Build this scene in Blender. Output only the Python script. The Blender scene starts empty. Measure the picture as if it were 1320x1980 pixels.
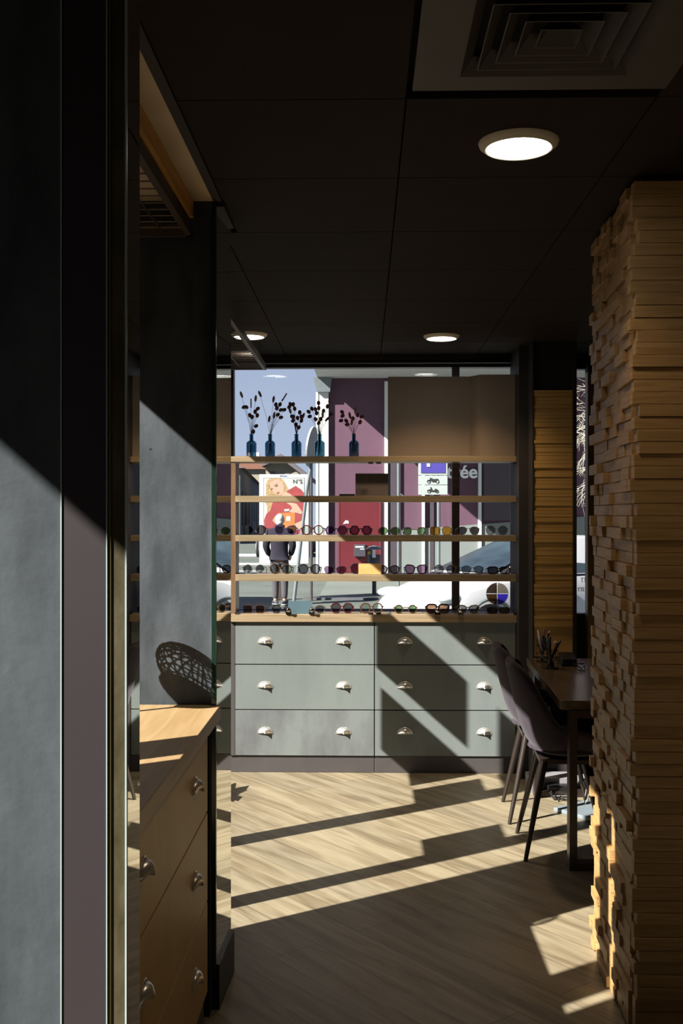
import bpy, bmesh, math, random
from mathutils import Vector, Matrix
random.seed(7)
C = bpy.context.scene.collection
SC = bpy.context.scene

# ------------------------------------------------------------------ camera, sky, sun, exposure
HC = 1.58
FPX = 2040.0
YAW = math.atan(45 / FPX)
cam = bpy.data.cameras.new('camera'); camo = bpy.data.objects.new('camera', cam); C.objects.link(camo)
cam.sensor_fit = 'VERTICAL'; cam.sensor_height = 36; cam.lens = 36 * FPX / 1980
cam.shift_y = 3 / 1980; cam.clip_start = .05; cam.clip_end = 500
camo.location = (0, 0, HC); camo.rotation_euler = (math.pi / 2, 0, YAW)
SC.camera = camo
SC.view_settings.view_transform = 'Standard'; SC.view_settings.look = 'None'
SC.view_settings.gamma = 1; SC.view_settings.use_curve_mapping = False
SC.view_settings.exposure = 0.38

w = bpy.data.worlds.new('sky'); SC.world = w; w.use_nodes = True
nt = w.node_tree; nt.nodes.clear()
out = nt.nodes.new('ShaderNodeOutputWorld'); bg = nt.nodes.new('ShaderNodeBackground')
tc = nt.nodes.new('ShaderNodeTexCoord'); sx = nt.nodes.new('ShaderNodeSeparateXYZ'); cr = nt.nodes.new('ShaderNodeValToRGB')
nt.links.new(tc.outputs['Generated'], sx.inputs[0]); nt.links.new(sx.outputs['Z'], cr.inputs[0])
cr.color_ramp.elements[0].position = 0.0; cr.color_ramp.elements[0].color = (.40, .47, .62, 1)
cr.color_ramp.elements[1].position = .5; cr.color_ramp.elements[1].color = (.10, .15, .30, 1)
nt.links.new(cr.outputs[0], bg.inputs[0]); bg.inputs[1].default_value = 1.0
nt.links.new(bg.outputs[0], out.inputs[0])

SUND = Vector((1.493, 1.0, -1.32)).normalized()
sun = bpy.data.lights.new('sun', 'SUN'); suno = bpy.data.objects.new('sun', sun); C.objects.link(suno)
sun.energy = 13.5; sun.angle = math.radians(.5); sun.color = (1, .96, .90)
suno.location = (-6, -6, 8); suno.rotation_euler = SUND.to_track_quat('-Z', 'Y').to_euler()

# ------------------------------------------------------------------ helpers
def onY(px, py, Y):
    x = (px - 660) / FPX; z = (993 - py) / FPX
    c, s = math.cos(YAW), math.sin(YAW)
    rx, ry = x * c - s, x * s + c
    t = Y / ry
    return (rx * t, Y, HC + z * t)

class MB:
    def __init__(s): s.v = []; s.f = []
    def box(s, x0, x1, y0, y1, z0, z1):
        b = len(s.v)
        s.v += [(x, y, z) for x in (x0, x1) for y in (y0, y1) for z in (z0, z1)]
        s.f += [tuple(b + i for i in q) for q in ((0, 1, 3, 2), (4, 6, 7, 5), (0, 4, 5, 1), (2, 3, 7, 6), (0, 2, 6, 4), (1, 5, 7, 3))]
        return s
    def hexa(s, p):                      # 8 points: 4 bottom loop, 4 top loop
        b = len(s.v); s.v += [tuple(q) for q in p]
        s.f += [tuple(b + i for i in q) for q in ((3, 2, 1, 0), (4, 5, 6, 7), (0, 1, 5, 4), (1, 2, 6, 5), (2, 3, 7, 6), (3, 0, 4, 7))]
        return s
    def prism(s, pts, axis, a, b_):      # closed polygon extruded along an axis from a to b_
        n = len(pts); b = len(s.v)
        def mk(p, t):
            return (t, p[0], p[1]) if axis == 'x' else ((p[0], t, p[1]) if axis == 'y' else (p[0], p[1], t))
        s.v += [mk(p, a) for p in pts] + [mk(p, b_) for p in pts]
        s.f.append(tuple(b + i for i in range(n))[::-1]); s.f.append(tuple(b + n + i for i in range(n)))
        for i in range(n):
            j = (i + 1) % n; s.f.append((b + i, b + j, b + n + j, b + n + i))
        return s
    def tube(s, pts, r, n=8, closed=False):
        pts = [Vector(p) for p in pts]; m = len(pts)
        rr = r if isinstance(r, (list, tuple)) else [r] * m
        b = len(s.v); prev = None
        for i, p in enumerate(pts):
            if closed: t = pts[(i + 1) % m] - pts[i - 1]
            else: t = pts[min(i + 1, m - 1)] - pts[max(i - 1, 0)]
            if t.length < 1e-9: t = Vector((0, 0, 1))
            t.normalize()
            if prev is None:
                u = t.orthogonal().normalized()
            else:
                u = prev - t * prev.dot(t)
                if u.length < 1e-6: u = t.orthogonal()
                u.normalize()
            prev = u; vv = t.cross(u)
            for k in range(n):
                a = 2 * math.pi * k / n
                s.v.append(tuple(p + (u * math.cos(a) + vv * math.sin(a)) * rr[i]))
        segs = m if closed else m - 1
        for i in range(segs):
            i2 = (i + 1) % m
            for k in range(n):
                k2 = (k + 1) % n
                s.f.append((b + i * n + k, b + i * n + k2, b + i2 * n + k2, b + i2 * n + k))
        if not closed:
            s.f.append(tuple(b + k for k in range(n))[::-1]); s.f.append(tuple(b + (m - 1) * n + k for k in range(n)))
        return s
    def lathe(s, prof, c=(0, 0, 0), n=24, axis='z'):
        b = len(s.v); m = len(prof)
        for r, z in prof:
            for k in range(n):
                a = 2 * math.pi * k / n
                x, y = r * math.cos(a), r * math.sin(a)
                p = (x, y, z) if axis == 'z' else ((x, z, y) if axis == 'y' else (z, x, y))
                s.v.append((p[0] + c[0], p[1] + c[1], p[2] + c[2]))
        for i in range(m - 1):
            for k in range(n):
                k2 = (k + 1) % n
                s.f.append((b + i * n + k, b + i * n + k2, b + (i + 1) * n + k2, b + (i + 1) * n + k))
        s.f.append(tuple(b + k for k in range(n))[::-1]); s.f.append(tuple(b + (m - 1) * n + k for k in range(n)))
        return s
    def ell(s, c, r, n=8, m=6, rot=None):
        b = len(s.v)
        for i in range(m + 1):
            th = math.pi * i / m
            for k in range(n):
                a = 2 * math.pi * k / n
                v = Vector((r[0] * math.sin(th) * math.cos(a), r[1] * math.sin(th) * math.sin(a), r[2] * math.cos(th)))
                if rot is not None: v = rot @ v
                s.v.append((c[0] + v.x, c[1] + v.y, c[2] + v.z))
        for i in range(m):
            for k in range(n):
                k2 = (k + 1) % n
                s.f.append((b + i * n + k, b + (i + 1) * n + k, b + (i + 1) * n + k2, b + i * n + k2))
        return s
    def build(s, name, mat, parent=None, org=(0, 0, 0), smooth=False, bev=0, world=False, sub=0):
        o3 = Vector(org)
        if world and parent is not None:
            p = parent
            while p is not None: o3 = o3 + p.location; p = p.parent
        me = bpy.data.meshes.new(name)
        me.from_pydata([tuple(Vector(v) - o3) for v in s.v], [], s.f)
        bm = bmesh.new(); bm.from_mesh(me)
        bmesh.ops.recalc_face_normals(bm, faces=bm.faces[:])
        bm.to_mesh(me); bm.free()
        me.materials.append(mat)
        o = bpy.data.objects.new(name, me); C.objects.link(o)
        if parent is not None: o.parent = parent
        if parent is None or not world: o.location = org
        if smooth:
            for p in me.polygons: p.use_smooth = True
            try:
                me.set_sharp_from_angle(angle=math.radians(40))
            except Exception: pass
        if bev:
            m = o.modifiers.new('bevel', 'BEVEL'); m.width = bev; m.segments = 2; m.limit_method = 'ANGLE'
        if sub:
            m = o.modifiers.new('sub', 'SUBSURF'); m.levels = sub; m.render_levels = sub
        return o

def thing(name, label, cat, loc=(0, 0, 0), rz=0, group=None):
    o = bpy.data.objects.new(name, None); C.objects.link(o)
    o.empty_display_size = .05
    o.location = loc; o.rotation_euler = (0, 0, rz); o['label'] = label; o['category'] = cat
    if group: o['group'] = group
    return o
def tag(o, label, cat, group=None):
    o['label'] = label; o['category'] = cat
    if group: o['group'] = group
    return o
def struct(o, label=None):
    o['kind'] = 'structure'
    if label: o['label'] = label
    return o
def text_mesh(name, body, size, mat, parent, loc, rot, extrude=.001, offset=0.0, align='CENTER'):
    cu = bpy.data.curves.new(name, 'FONT'); cu.body = body; cu.size = size; cu.extrude = extrude; cu.offset = offset
    cu.align_x = align; cu.align_y = 'CENTER'
    t = bpy.data.objects.new(name, cu); C.objects.link(t)
    bpy.context.view_layer.update()
    me = bpy.data.meshes.new_from_object(t.evaluated_get(bpy.context.evaluated_depsgraph_get()))
    C.objects.unlink(t); bpy.data.objects.remove(t)
    me.name = name; me.materials.clear(); me.materials.append(mat)
    o = bpy.data.objects.new(name, me); C.objects.link(o)
    o.parent = parent; o.location = loc; o.rotation_euler = rot
    return o

# ------------------------------------------------------------------ materials
def newmat(name):
    m = bpy.data.materials.new(name); m.use_nodes = True
    return m, m.node_tree, m.node_tree.nodes['Principled BSDF']
def plain(name, col, rough=.6, metal=0, spec=.5, vary=.08, scale=8, bump=0, sheen=0):
    m, nt, b = newmat(name)
    b.inputs['Roughness'].default_value = rough; b.inputs['Metallic'].default_value = metal
    b.inputs['Specular IOR Level'].default_value = spec
    if sheen: b.inputs['Sheen Weight'].default_value = sheen
    tc = nt.nodes.new('ShaderNodeTexCoord'); n = nt.nodes.new('ShaderNodeTexNoise'); n.inputs['Scale'].default_value = scale
    n.inputs['Detail'].default_value = 5
    nt.links.new(tc.outputs['Object'], n.inputs['Vector'])
    r = nt.nodes.new('ShaderNodeValToRGB'); nt.links.new(n.outputs['Fac'], r.inputs[0])
    r.color_ramp.elements[0].position = .3; r.color_ramp.elements[1].position = .7
    r.color_ramp.elements[0].color = tuple(c * (1 - vary) for c in col) + (1,)
    r.color_ramp.elements[1].color = tuple(min(1, c * (1 + vary)) for c in col) + (1,)
    nt.links.new(r.outputs[0], b.inputs['Base Color'])
    if bump:
        bp = nt.nodes.new('ShaderNodeBump'); bp.inputs['Strength'].default_value = bump; bp.inputs['Distance'].default_value = .01
        nt.links.new(n.outputs['Fac'], bp.inputs['Height']); nt.links.new(bp.outputs[0], b.inputs['Normal'])
    return m
def wood(name, c1, c2, stretch=(1.5, 22, 22), rough=.45, rot=(0, 0, 0), spec=.4):
    m, nt, b = newmat(name)
    b.inputs['Roughness'].default_value = rough; b.inputs['Specular IOR Level'].default_value = spec
    tc = nt.nodes.new('ShaderNodeTexCoord'); mp = nt.nodes.new('ShaderNodeMapping')
    mp.inputs['Scale'].default_value = stretch; mp.inputs['Rotation'].default_value = rot
    n = nt.nodes.new('ShaderNodeTexNoise'); n.inputs['Scale'].default_value = 2.2; n.inputs['Detail'].default_value = 8; n.inputs['Distortion'].default_value = .6
    r = nt.nodes.new('ShaderNodeValToRGB')
    nt.links.new(tc.outputs['Object'], mp.inputs[0]); nt.links.new(mp.outputs[0], n.inputs['Vector']); nt.links.new(n.outputs['Fac'], r.inputs[0])
    r.color_ramp.elements[0].position = .35; r.color_ramp.elements[1].position = .65
    r.color_ramp.elements[0].color = c1 + (1,); r.color_ramp.elements[1].color = c2 + (1,)
    nt.links.new(r.outputs[0], b.inputs['Base Color'])
    bp = nt.nodes.new('ShaderNodeBump'); bp.inputs['Strength'].default_value = .08; bp.inputs['Distance'].default_value = .003
    nt.links.new(n.outputs['Fac'], bp.inputs['Height']); nt.links.new(bp.outputs[0], b.inputs['Normal'])
    return m
def concrete(name, ca, cb, rough=.7, scale=7.0, spots=True):
    m, nt, b = newmat(name)
    b.inputs['Roughness'].default_value = rough; b.inputs['Specular IOR Level'].default_value = .25
    tc = nt.nodes.new('ShaderNodeTexCoord'); mp = nt.nodes.new('ShaderNodeMapping'); mp.inputs['Scale'].default_value = (1.6, 1.6, .6)
    n = nt.nodes.new('ShaderNodeTexNoise'); n.inputs['Scale'].default_value = scale; n.inputs['Detail'].default_value = 9; n.inputs['Roughness'].default_value = .62
    n2 = nt.nodes.new('ShaderNodeTexNoise'); n2.inputs['Scale'].default_value = 60; n2.inputs['Detail'].default_value = 4
    r = nt.nodes.new('ShaderNodeValToRGB'); r.color_ramp.elements[0].position = .36; r.color_ramp.elements[1].position = .64
    r.color_ramp.elements[0].color = ca + (1,); r.color_ramp.elements[1].color = cb + (1,)
    nt.links.new(tc.outputs['Object'], mp.inputs[0]); nt.links.new(mp.outputs[0], n.inputs['Vector']); nt.links.new(tc.outputs['Object'], n2.inputs['Vector'])
    nt.links.new(n.outputs['Fac'], r.inputs[0])
    last = r.outputs[0]
    if spots:
        vo = nt.nodes.new('ShaderNodeTexVoronoi'); vo.inputs['Scale'].default_value = 5.0
        nt.links.new(tc.outputs['Object'], vo.inputs['Vector'])
        lt = nt.nodes.new('ShaderNodeMath'); lt.operation = 'LESS_THAN'; lt.inputs[1].default_value = .022
        nt.links.new(vo.outputs['Distance'], lt.inputs[0])
        mx = nt.nodes.new('ShaderNodeMix'); mx.data_type = 'RGBA'
        nt.links.new(lt.outputs[0], mx.inputs[0]); nt.links.new(last, mx.inputs[6]); mx.inputs[7].default_value = tuple(c * .4 for c in ca) + (1,)
        last = mx.outputs[2]
    nt.links.new(last, b.inputs['Base Color'])
    bp = nt.nodes.new('ShaderNodeBump'); bp.inputs['Strength'].default_value = .15; bp.inputs['Distance'].default_value = .004
    nt.links.new(n2.outputs['Fac'], bp.inputs['Height']); nt.links.new(bp.outputs[0], b.inputs['Normal'])
    return m
def glass(name, tint=(1, 1, 1), refl=.06, rough=0.0, spec_col=(1, 1, 1)):
    m = bpy.data.materials.new(name); m.use_nodes = True; nt = m.node_tree; nt.nodes.clear()
    o = nt.nodes.new('ShaderNodeOutputMaterial'); tr = nt.nodes.new('ShaderNodeBsdfTransparent'); gl = nt.nodes.new('ShaderNodeBsdfGlossy')
    mx = nt.nodes.new('ShaderNodeMixShader'); lw = nt.nodes.new('ShaderNodeLayerWeight'); ml = nt.nodes.new('ShaderNodeMath')
    lw.inputs[0].default_value = .5; pw = nt.nodes.new('ShaderNodeMath'); pw.operation = 'POWER'; pw.inputs[1].default_value = 5
    ml.operation = 'MULTIPLY_ADD'; ml.inputs[1].default_value = .8; ml.inputs[2].default_value = refl
    tr.inputs[0].default_value = tint + (1,); gl.inputs[0].default_value = spec_col + (1,); gl.inputs[1].default_value = rough
    nt.links.new(lw.outputs['Facing'], pw.inputs[0]); nt.links.new(pw.outputs[0], ml.inputs[0]); nt.links.new(ml.outputs[0], mx.inputs[0])
    nt.links.new(tr.outputs[0], mx.inputs[1]); nt.links.new(gl.outputs[0], mx.inputs[2]); nt.links.new(mx.outputs[0], o.inputs[0])
    return m
def emit(name, col, s):
    m = bpy.data.materials.new(name); m.use_nodes = True; nt = m.node_tree; nt.nodes.clear()
    o = nt.nodes.new('ShaderNodeOutputMaterial'); e = nt.nodes.new('ShaderNodeEmission'); e.inputs[0].default_value = col + (1,); e.inputs[1].default_value = s
    nt.links.new(e.outputs[0], o.inputs[0]); return m

M = {}
M['oak'] = wood('oak', (.215, .155, .088), (.29, .215, .13), (1.2, 30, 30))
M['oak_y'] = wood('oak_along_room', (.30, .19, .085), (.37, .25, .125), (14, 1.2, 14))
M['desk'] = wood('desk_oak', (.060, .040, .022), (.105, .072, .042), (10, 1.5, 10), rough=.25, spec=.5)
M['clad'] = wood('cladding_pine', (.34, .195, .072), (.45, .275, .115), (2.5, 2.5, 40), rough=.5)
M['clad2'] = wood('slat_pine', (.50, .29, .085), (.60, .36, .12), (1.0, 6, 14), rough=.5)
M['orange_wood'] = wood('fascia_wood', (.55, .27, .05), (.70, .37, .09), (8, 1, 8))
M['upright'] = wood('brown_upright', (.10, .055, .028), (.15, .085, .042), (20, 20, 2))
M['concrete'] = concrete('grey_concrete_board', (.031, .037, .042), (.060, .069, .077))
M['drawer'] = concrete('grey_green_drawer', (.122, .138, .132), (.148, .166, .158), scale=1.8, spots=False)
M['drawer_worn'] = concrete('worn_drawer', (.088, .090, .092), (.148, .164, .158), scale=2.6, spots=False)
M['drawer_brown'] = concrete('bronze_drawer', (.40, .25, .07), (.48, .31, .10), scale=1.5, spots=False, rough=.45)
M['plinth'] = plain('dark_plinth', (.050, .043, .042), .6)
M['ceil'] = plain('ceiling_black_brown', (.019, .0115, .0085), .85, vary=.15, spec=.2)
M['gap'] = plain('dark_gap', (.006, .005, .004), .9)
M['brown_wall'] = plain('dark_brown_wall', (.020, .014, .012), .7)
M['plum_panel'] = plain('plum_grey_panel', (.028, .0215, .0235), .45, vary=.04, scale=3)
M['cream'] = plain('cream_plaster', (.52, .42, .30), .8)
M['strip_stain'] = concrete('stained_strip', (.030, .022, .006), (.075, .062, .034), scale=14, spots=False)
M['edge_glass_and_lit'] = plain('glass_and_lit_edge', (.30, .36, .36), .2)  # mirror glass edge, also the painted highlights along the jamb edges
M['edge_dark'] = plain('mirror_edge', (.012, .028, .018), .15)
M['black'] = plain('black_metal', (.015, .013, .013), .45)
M['blackp'] = plain('black_plastic', (.012, .011, .012), .35)
M['darkm'] = plain('brown_metal', (.09, .07, .058), .45, metal=.3)
M['steel'] = plain('satin_nickel', (.80, .77, .73), .32, metal=.75)
M['chrome'] = plain('polished_chrome', (.55, .5, .45), .08, metal=1.0, vary=.02)
M['panel_vent'] = plain('vent_grey', (.060, .048, .038), .6)
M['white'] = plain('white_paint', (.82, .82, .80), .5, vary=.03)
M['white_out'] = plain('white_column_paint', (.60, .62, .60), .6, vary=.02)
M['velvet'] = plain('dark_velvet', (.040, .031, .040), .9, sheen=.08, vary=.15, scale=20, spec=.1)
M['legm'] = plain('dark_bronze_leg', (.035, .025, .020), .35, metal=.4)
M['greybrown'] = plain('grey_brown_card', (.22, .165, .115), .6, vary=.03)
M['bluecard'] = plain('blue_grey_card', (.075, .125, .155), .5, vary=.03)
M['glass'] = glass('clear_glass', (.985, .99, .985), .025)
M['glassdoor'] = glass('cabinet_glass', (.985, .99, .985), .015)
M['blueglass'] = glass('blue_glass', (.14, .29, .38), .1)
M['water'] = glass('vase_water', (.12, .30, .42), .1)
M['stem'] = plain('dry_stem', (.09, .05, .03), .8)
M['seed'] = plain('dry_seed_head', (.085, .035, .028), .9, bump=.5, scale=60)
M['seed2'] = plain('dry_pale_head', (.17, .10, .065), .9, bump=.5, scale=60)
M['lamp'] = emit('lamp_glow', (1, .98, .94), 14)
M['lampring'] = plain('lamp_ring', (.75, .66, .52), .5)
M['mirror'] = plain('mirror_silver', (.86, .88, .84), 0.0, metal=1, vary=0)
M['asphalt'] = concrete('asphalt', (.095, .108, .095), (.125, .138, .122), scale=.35, spots=False)
M['pave'] = concrete('pavement', (.14, .155, .138), (.165, .18, .16), scale=.5, spots=False)
M['purple'] = plain('purple_render', (.098, .047, .074), .9, vary=.06, scale=2)
M['greywall'] = plain('grey_base_render', (.17, .19, .185), .9, vary=.05, scale=1)
M['red'] = plain('red_door_paint', (.105, .008, .014), .5, vary=.1, scale=1.5)
M['carwhite'] = plain('white_car_paint', (.42, .42, .43), .2, vary=.01)
M['cardark'] = plain('dark_car_paint', (.05, .05, .06), .25)
M['cargrey'] = plain('grey_car_paint', (.35, .36, .37), .3)
M['carglass'] = plain('car_glass', (.030, .045, .050), .05, vary=.5, scale=2, spec=.8)
M['rubber'] = plain('rubber', (.02, .02, .02), .8)
M['bumper'] = plain('grey_bumper', (.12, .14, .145), .5)
M['navy'] = plain('navy_jacket', (.010, .007, .018), .9, bump=.4, scale=12)
M['trousers'] = plain('grey_trousers', (.065, .060, .065), .9, bump=.3, scale=10)
M['skin'] = plain('skin', (.55, .33, .24), .6)
M['hair'] = plain('white_hair', (.45, .43, .41), .9, bump=.6, scale=40)
M['shoe'] = plain('dark_shoe', (.04, .04, .05), .6)
M['terracotta'] = plain('terracotta_roof', (.20, .09, .06), .9, vary=.2)
M['housegrey'] = plain('grey_house_render', (.08, .08, .09), .9, vary=.2, scale=.6)
M['cream_house'] = plain('cream_house_render', (.27, .24, .18), .9)
M['slate'] = plain('slate_roof', (.12, .10, .11), .9)
M['signblue'] = plain('sign_blue', (.06, .045, .27), .5, vary=.02)
M['signwhite'] = plain('sign_white', (.36, .40, .39), .5, vary=.02)
M['ink'] = plain('black_ink', (.02, .02, .02), .7)
M['postgrey'] = plain('weathered_grey', (.13, .155, .165), .7)
M['branch'] = plain('pale_branch', (.50, .47, .38), .9)
M['leaf'] = plain('leaf_green', (.05, .11, .03), .5)
M['wicker'] = plain('wicker', (.25, .15, .08), .8)
M['pot'] = plain('grey_pot', (.16, .15, .14), .7)
M['terra_hair'] = plain('poster_blonde', (.34, .23, .11), .7, vary=.25, scale=30)
M['p_skin'] = plain('poster_skin', (.42, .28, .20), .7, vary=.06, scale=20)
M['p_red'] = plain('poster_red', (.27, .040, .042), .7, vary=.1, scale=6)
M['p_orange'] = plain('poster_orange', (.42, .15, .04), .7, vary=.15, scale=6)
M['p_dark'] = plain('poster_brown', (.11, .04, .03), .7)
M['p_white'] = plain('poster_white', (.42, .42, .41), .7, vary=.02)

# floor: diagonal oak planks
def floor_mat():
    m, nt, b = newmat('plank_floor')
    tc = nt.nodes.new('ShaderNodeTexCoord'); mp = nt.nodes.new('ShaderNodeMapping')
    mp.inputs['Rotation'].default_value = (0, 0, -math.radians(129)); mp.inputs['Location'].default_value = (.3, .02, 0)
    nt.links.new(tc.outputs['Object'], mp.inputs[0])
    br = nt.nodes.new('ShaderNodeTexBrick'); br.inputs['Scale'].default_value = 1; br.inputs['Brick Width'].default_value = 1.3
    br.inputs['Row Height'].default_value = .19; br.inputs['Mortar Size'].default_value = .0016; br.inputs['Mortar Smooth'].default_value = 0
    br.offset = .37; br.inputs['Color1'].default_value = (.9, .9, .9, 1); br.inputs['Color2'].default_value = (1.05, 1.03, 1, 1); br.inputs['Mortar'].default_value = (.45, .40, .36, 1)
    nt.links.new(mp.outputs[0], br.inputs['Vector'])
    m2 = nt.nodes.new('ShaderNodeMapping'); m2.inputs['Scale'].default_value = (1.0, 9, 1); nt.links.new(mp.outputs[0], m2.inputs[0])
    n = nt.nodes.new('ShaderNodeTexNoise'); n.inputs['Scale'].default_value = 1.7; n.inputs['Detail'].default_value = 7; n.inputs['Distortion'].default_value = .8
    nt.links.new(m2.outputs[0], n.inputs['Vector'])
    r = nt.nodes.new('ShaderNodeValToRGB'); r.color_ramp.elements[0].position = .33; r.color_ramp.elements[1].position = .60
    r.color_ramp.elements[0].color = (.165, .128, .078, 1); r.color_ramp.elements[1].color = (.285, .240, .160, 1)
    nt.links.new(n.outputs['Fac'], r.inputs[0])
    m3 = nt.nodes.new('ShaderNodeMapping'); m3.inputs['Scale'].default_value = (2.2, 60, 1); nt.links.new(mp.outputs[0], m3.inputs[0])
    n3 = nt.nodes.new('ShaderNodeTexNoise'); n3.inputs['Scale'].default_value = 2; n3.inputs['Detail'].default_value = 4
    nt.links.new(m3.outputs[0], n3.inputs['Vector'])
    r3 = nt.nodes.new('ShaderNodeValToRGB'); r3.color_ramp.elements[0].position = .3; r3.color_ramp.elements[0].color = (.82, .82, .82, 1); r3.color_ramp.elements[1].position = .6
    nt.links.new(n3.outputs['Fac'], r3.inputs[0])
    x1 = nt.nodes.new('ShaderNodeMix'); x1.data_type = 'RGBA'; x1.blend_type = 'MULTIPLY'; x1.inputs[0].default_value = 1
    nt.links.new(r.outputs[0], x1.inputs[6]); nt.links.new(br.outputs['Color'], x1.inputs[7])
    x2 = nt.nodes.new('ShaderNodeMix'); x2.data_type = 'RGBA'; x2.blend_type = 'MULTIPLY'; x2.inputs[0].default_value = 1
    nt.links.new(x1.outputs[2], x2.inputs[6]); nt.links.new(r3.outputs[0], x2.inputs[7])
    nt.links.new(x2.outputs[2], b.inputs['Base Color']); b.inputs['Roughness'].default_value = .42; b.inputs['Specular IOR Level'].default_value = .35
    return m
M['floor'] = floor_mat()

# ------------------------------------------------------------------ room shell
ZC = 2.58            # ceiling
WY = 6.70            # window plane of the back wall
FX = -1.20           # inner face of the left facade
RX = 3.5
struct(MB().box(FX - .05, RX, -2.5, WY + .12, -.15, 0).build('floor', M['floor']))
# ceiling: separate tiles over a dark slab
cm = MB(); cm.box(FX - .3, RX + .1, -2.6, WY + .2, ZC + .05, ZC + .25)
xs = [.10 + .6 * i for i in range(-3, 6)]; ys = [1.946 + .6 * i for i in range(-8, 9)]
for x0 in xs:
    for y0 in ys:
        xa, xb = max(x0, FX), min(x0 + .6, RX); ya, yb = max(y0, -2.5), min(y0 + .6, WY + .1)
        if xb - xa < .02 or yb - ya < .02: continue
        if abs(x0 - .10) < .01 and abs(y0 - 1.946) < .01: continue
        if y0 < 3.3:
            if xb < -.45: continue
            if xa < -.46: xa = -.456
        cm.box(xa + .0025, xb - .0025, ya + .0025, yb - .0025, ZC, ZC + .02)
struct(cm.build('ceiling', M['ceil']))
struct(MB().box(-.546, -.482, 1.2, 3.36, ZC - .002, ZC + .05).box(FX, -.6, 1.2, 3.36, ZC, ZC + .05).build('trim_1', M['cream']), 'cream plaster ceiling strip above the alcove')
struct(MB().box(-.482, -.456, 1.0, 3.36, ZC - .006, ZC + .05).box(-.474, -.45, 3.36, 3.62, ZC - .02, ZC + .05).build('trim_2', M['brown_wall']), 'dark brown edge strip of the ceiling')
struct(MB().box(-.56, -.546, 1.2, 3.36, ZC - .055, ZC + .05).build('trim_3', M['orange_wood']), 'orange wooden fascia above the alcove')

# back wall: parapet below the window, lintel, sides, second window opening
bw = MB()
bw.box(FX, RX, WY - .02, WY + .12, 0, .93)
bw.box(FX, RX, WY - .06, WY + .12, 2.555, ZC + .05)
bw.box(FX, -.85, WY - .02, WY + .12, .93, 2.555)
bw.box(.955, 1.24, WY - .02, WY + .12, .93, 2.555)
bw.box(1.75, RX, WY - .02, WY + .12, .93, 2.555)
struct(bw.build('wall_back', M['brown_wall']))
# window_1 (shop window behind the shelves)
w1 = struct(MB().box(-.85, -.832, WY - .02, WY + .05, .93, 2.555).box(.935, .955, WY - .02, WY + .05, .93, 2.555)
            .box(-.832, .935, WY - .02, WY + .05, 2.535, 2.555).box(-.832, .935, WY - .02, WY + .05, 2.505, 2.528)
            .box(-.832, .935, WY - .02, WY + .05, .93, .972)
            .build('window_1', M['black']))
MB().box(.553, .599, WY - .01, WY + .04, .972, 2.505).build('mullion', plain('mullion_brown_grey', (.14, .115, .12), .6), w1)
MB().box(-.832, .935, WY + .012, WY + .018, .972, 2.505).build('glass', M['glass'], w1)
MB().box(.919, .927, WY - .018, WY, .98, 2.5).build('frame_seal', plain('red_brown_seal', (.28, .06, .07), .5), w1)
cl = MB()
for py in (903, 925, 938, 959, 985): 
    z = onY(880, py, WY)[2]; cl.box(.555, .597, WY - .016, WY - .008, z - .008, z + .008)
cl.build('clip', plain('clip_grey', (.16, .15, .15), .4), w1)
# window_2 (narrow window to the right of the pillar)
w2 = struct(MB().box(1.24, 1.262, WY - .02, WY + .05, .93, 2.555).box(1.73, 1.75, WY - .02, WY + .05, .93, 2.555)
            .box(1.262, 1.73, WY - .02, WY + .05, 2.49, 2.555).box(1.262, 1.73, WY - .02, WY + .05, .93, .95).build('window_2', M['black']))
MB().box(1.262, 1.73, WY + .012, WY + .018, .95, 2.49).build('glass', M['glass'], w2)

# left facade: posts and lintel with tall shop windows between them
T = .05
lw = MB()
def post(a, b, z0=0, z1=2.58): lw.box(FX - T, FX, a, b - .67 * T, z0, z1)
ZT = 1.375 + .885 * (-FX + T)
lw.box(FX - T, FX, -2.5, WY, ZT, ZC + .05)
post(-2.5, -.90); post(1.12, 2.12); post(2.17, 2.40); post(3.36, 3.54); post(3.76, 3.903); post(4.605, 4.77); post(6.28, WY + .03)
struct(lw.build('wall_left', M['brown_wall']))
for i, (a, b) in enumerate(((-.93, 1.12), (2.09, 2.17), (2.37, 3.36), (3.51, 3.76), (3.87, 4.605), (4.74, 6.28))):
    f = struct(MB().box(FX - .045, FX - .005, a, b, ZT - .012, ZT).box(FX - .045, FX - .005, a, b, 0, .012).build('window_%d' % (i + 3), M['black']))
    MB().box(FX - .03, FX - .026, a, b, .012, ZT - .012).build('glass', M['glass'], f)
struct(MB().box(RX, RX + .1, -2.5, WY + .12, -.15, ZC + .05).build('wall_right', M['brown_wall']))
struct(MB().box(FX - .05, RX + .1, -2.6, -2.5, -.15, ZC + .05).build('wall_front', M['brown_wall']))

# partition between alcove and far bay, with concrete board face and a mirror on its end
# its end face is turned 2.5 degrees: (-.471,3.352) -> (-.4597,3.62)
def quadprism(mb, p, z0, z1):
    mb.hexa([(x, y, z0) for x, y in p] + [(x, y, z1) for x, y in p]); return mb
pt = MB(); quadprism(pt, [(FX, 3.36), (-.478, 3.36), (-.467, 3.615), (FX, 3.50)], 0, ZC)
struct(pt.build('wall_partition', M['concrete']))
struct(quadprism(MB(), [(-.495, 3.352), (-.462, 3.346), (-.449, 3.628), (-.466, 3.632)], 0, .145).build('baseboard_partition', M['black']))
mr = thing('wall_mirror', 'tall dark-edged mirror on the end of the partition, reflecting shelves and floor', 'mirror', (-.47, 3.352, .14))
quadprism(MB(), [(-.484, 3.350), (-.4715, 3.352), (-.4600, 3.62), (-.466, 3.62)], .145, 2.56).build('mirror_glass', M['mirror'], mr, world=True)
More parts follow.
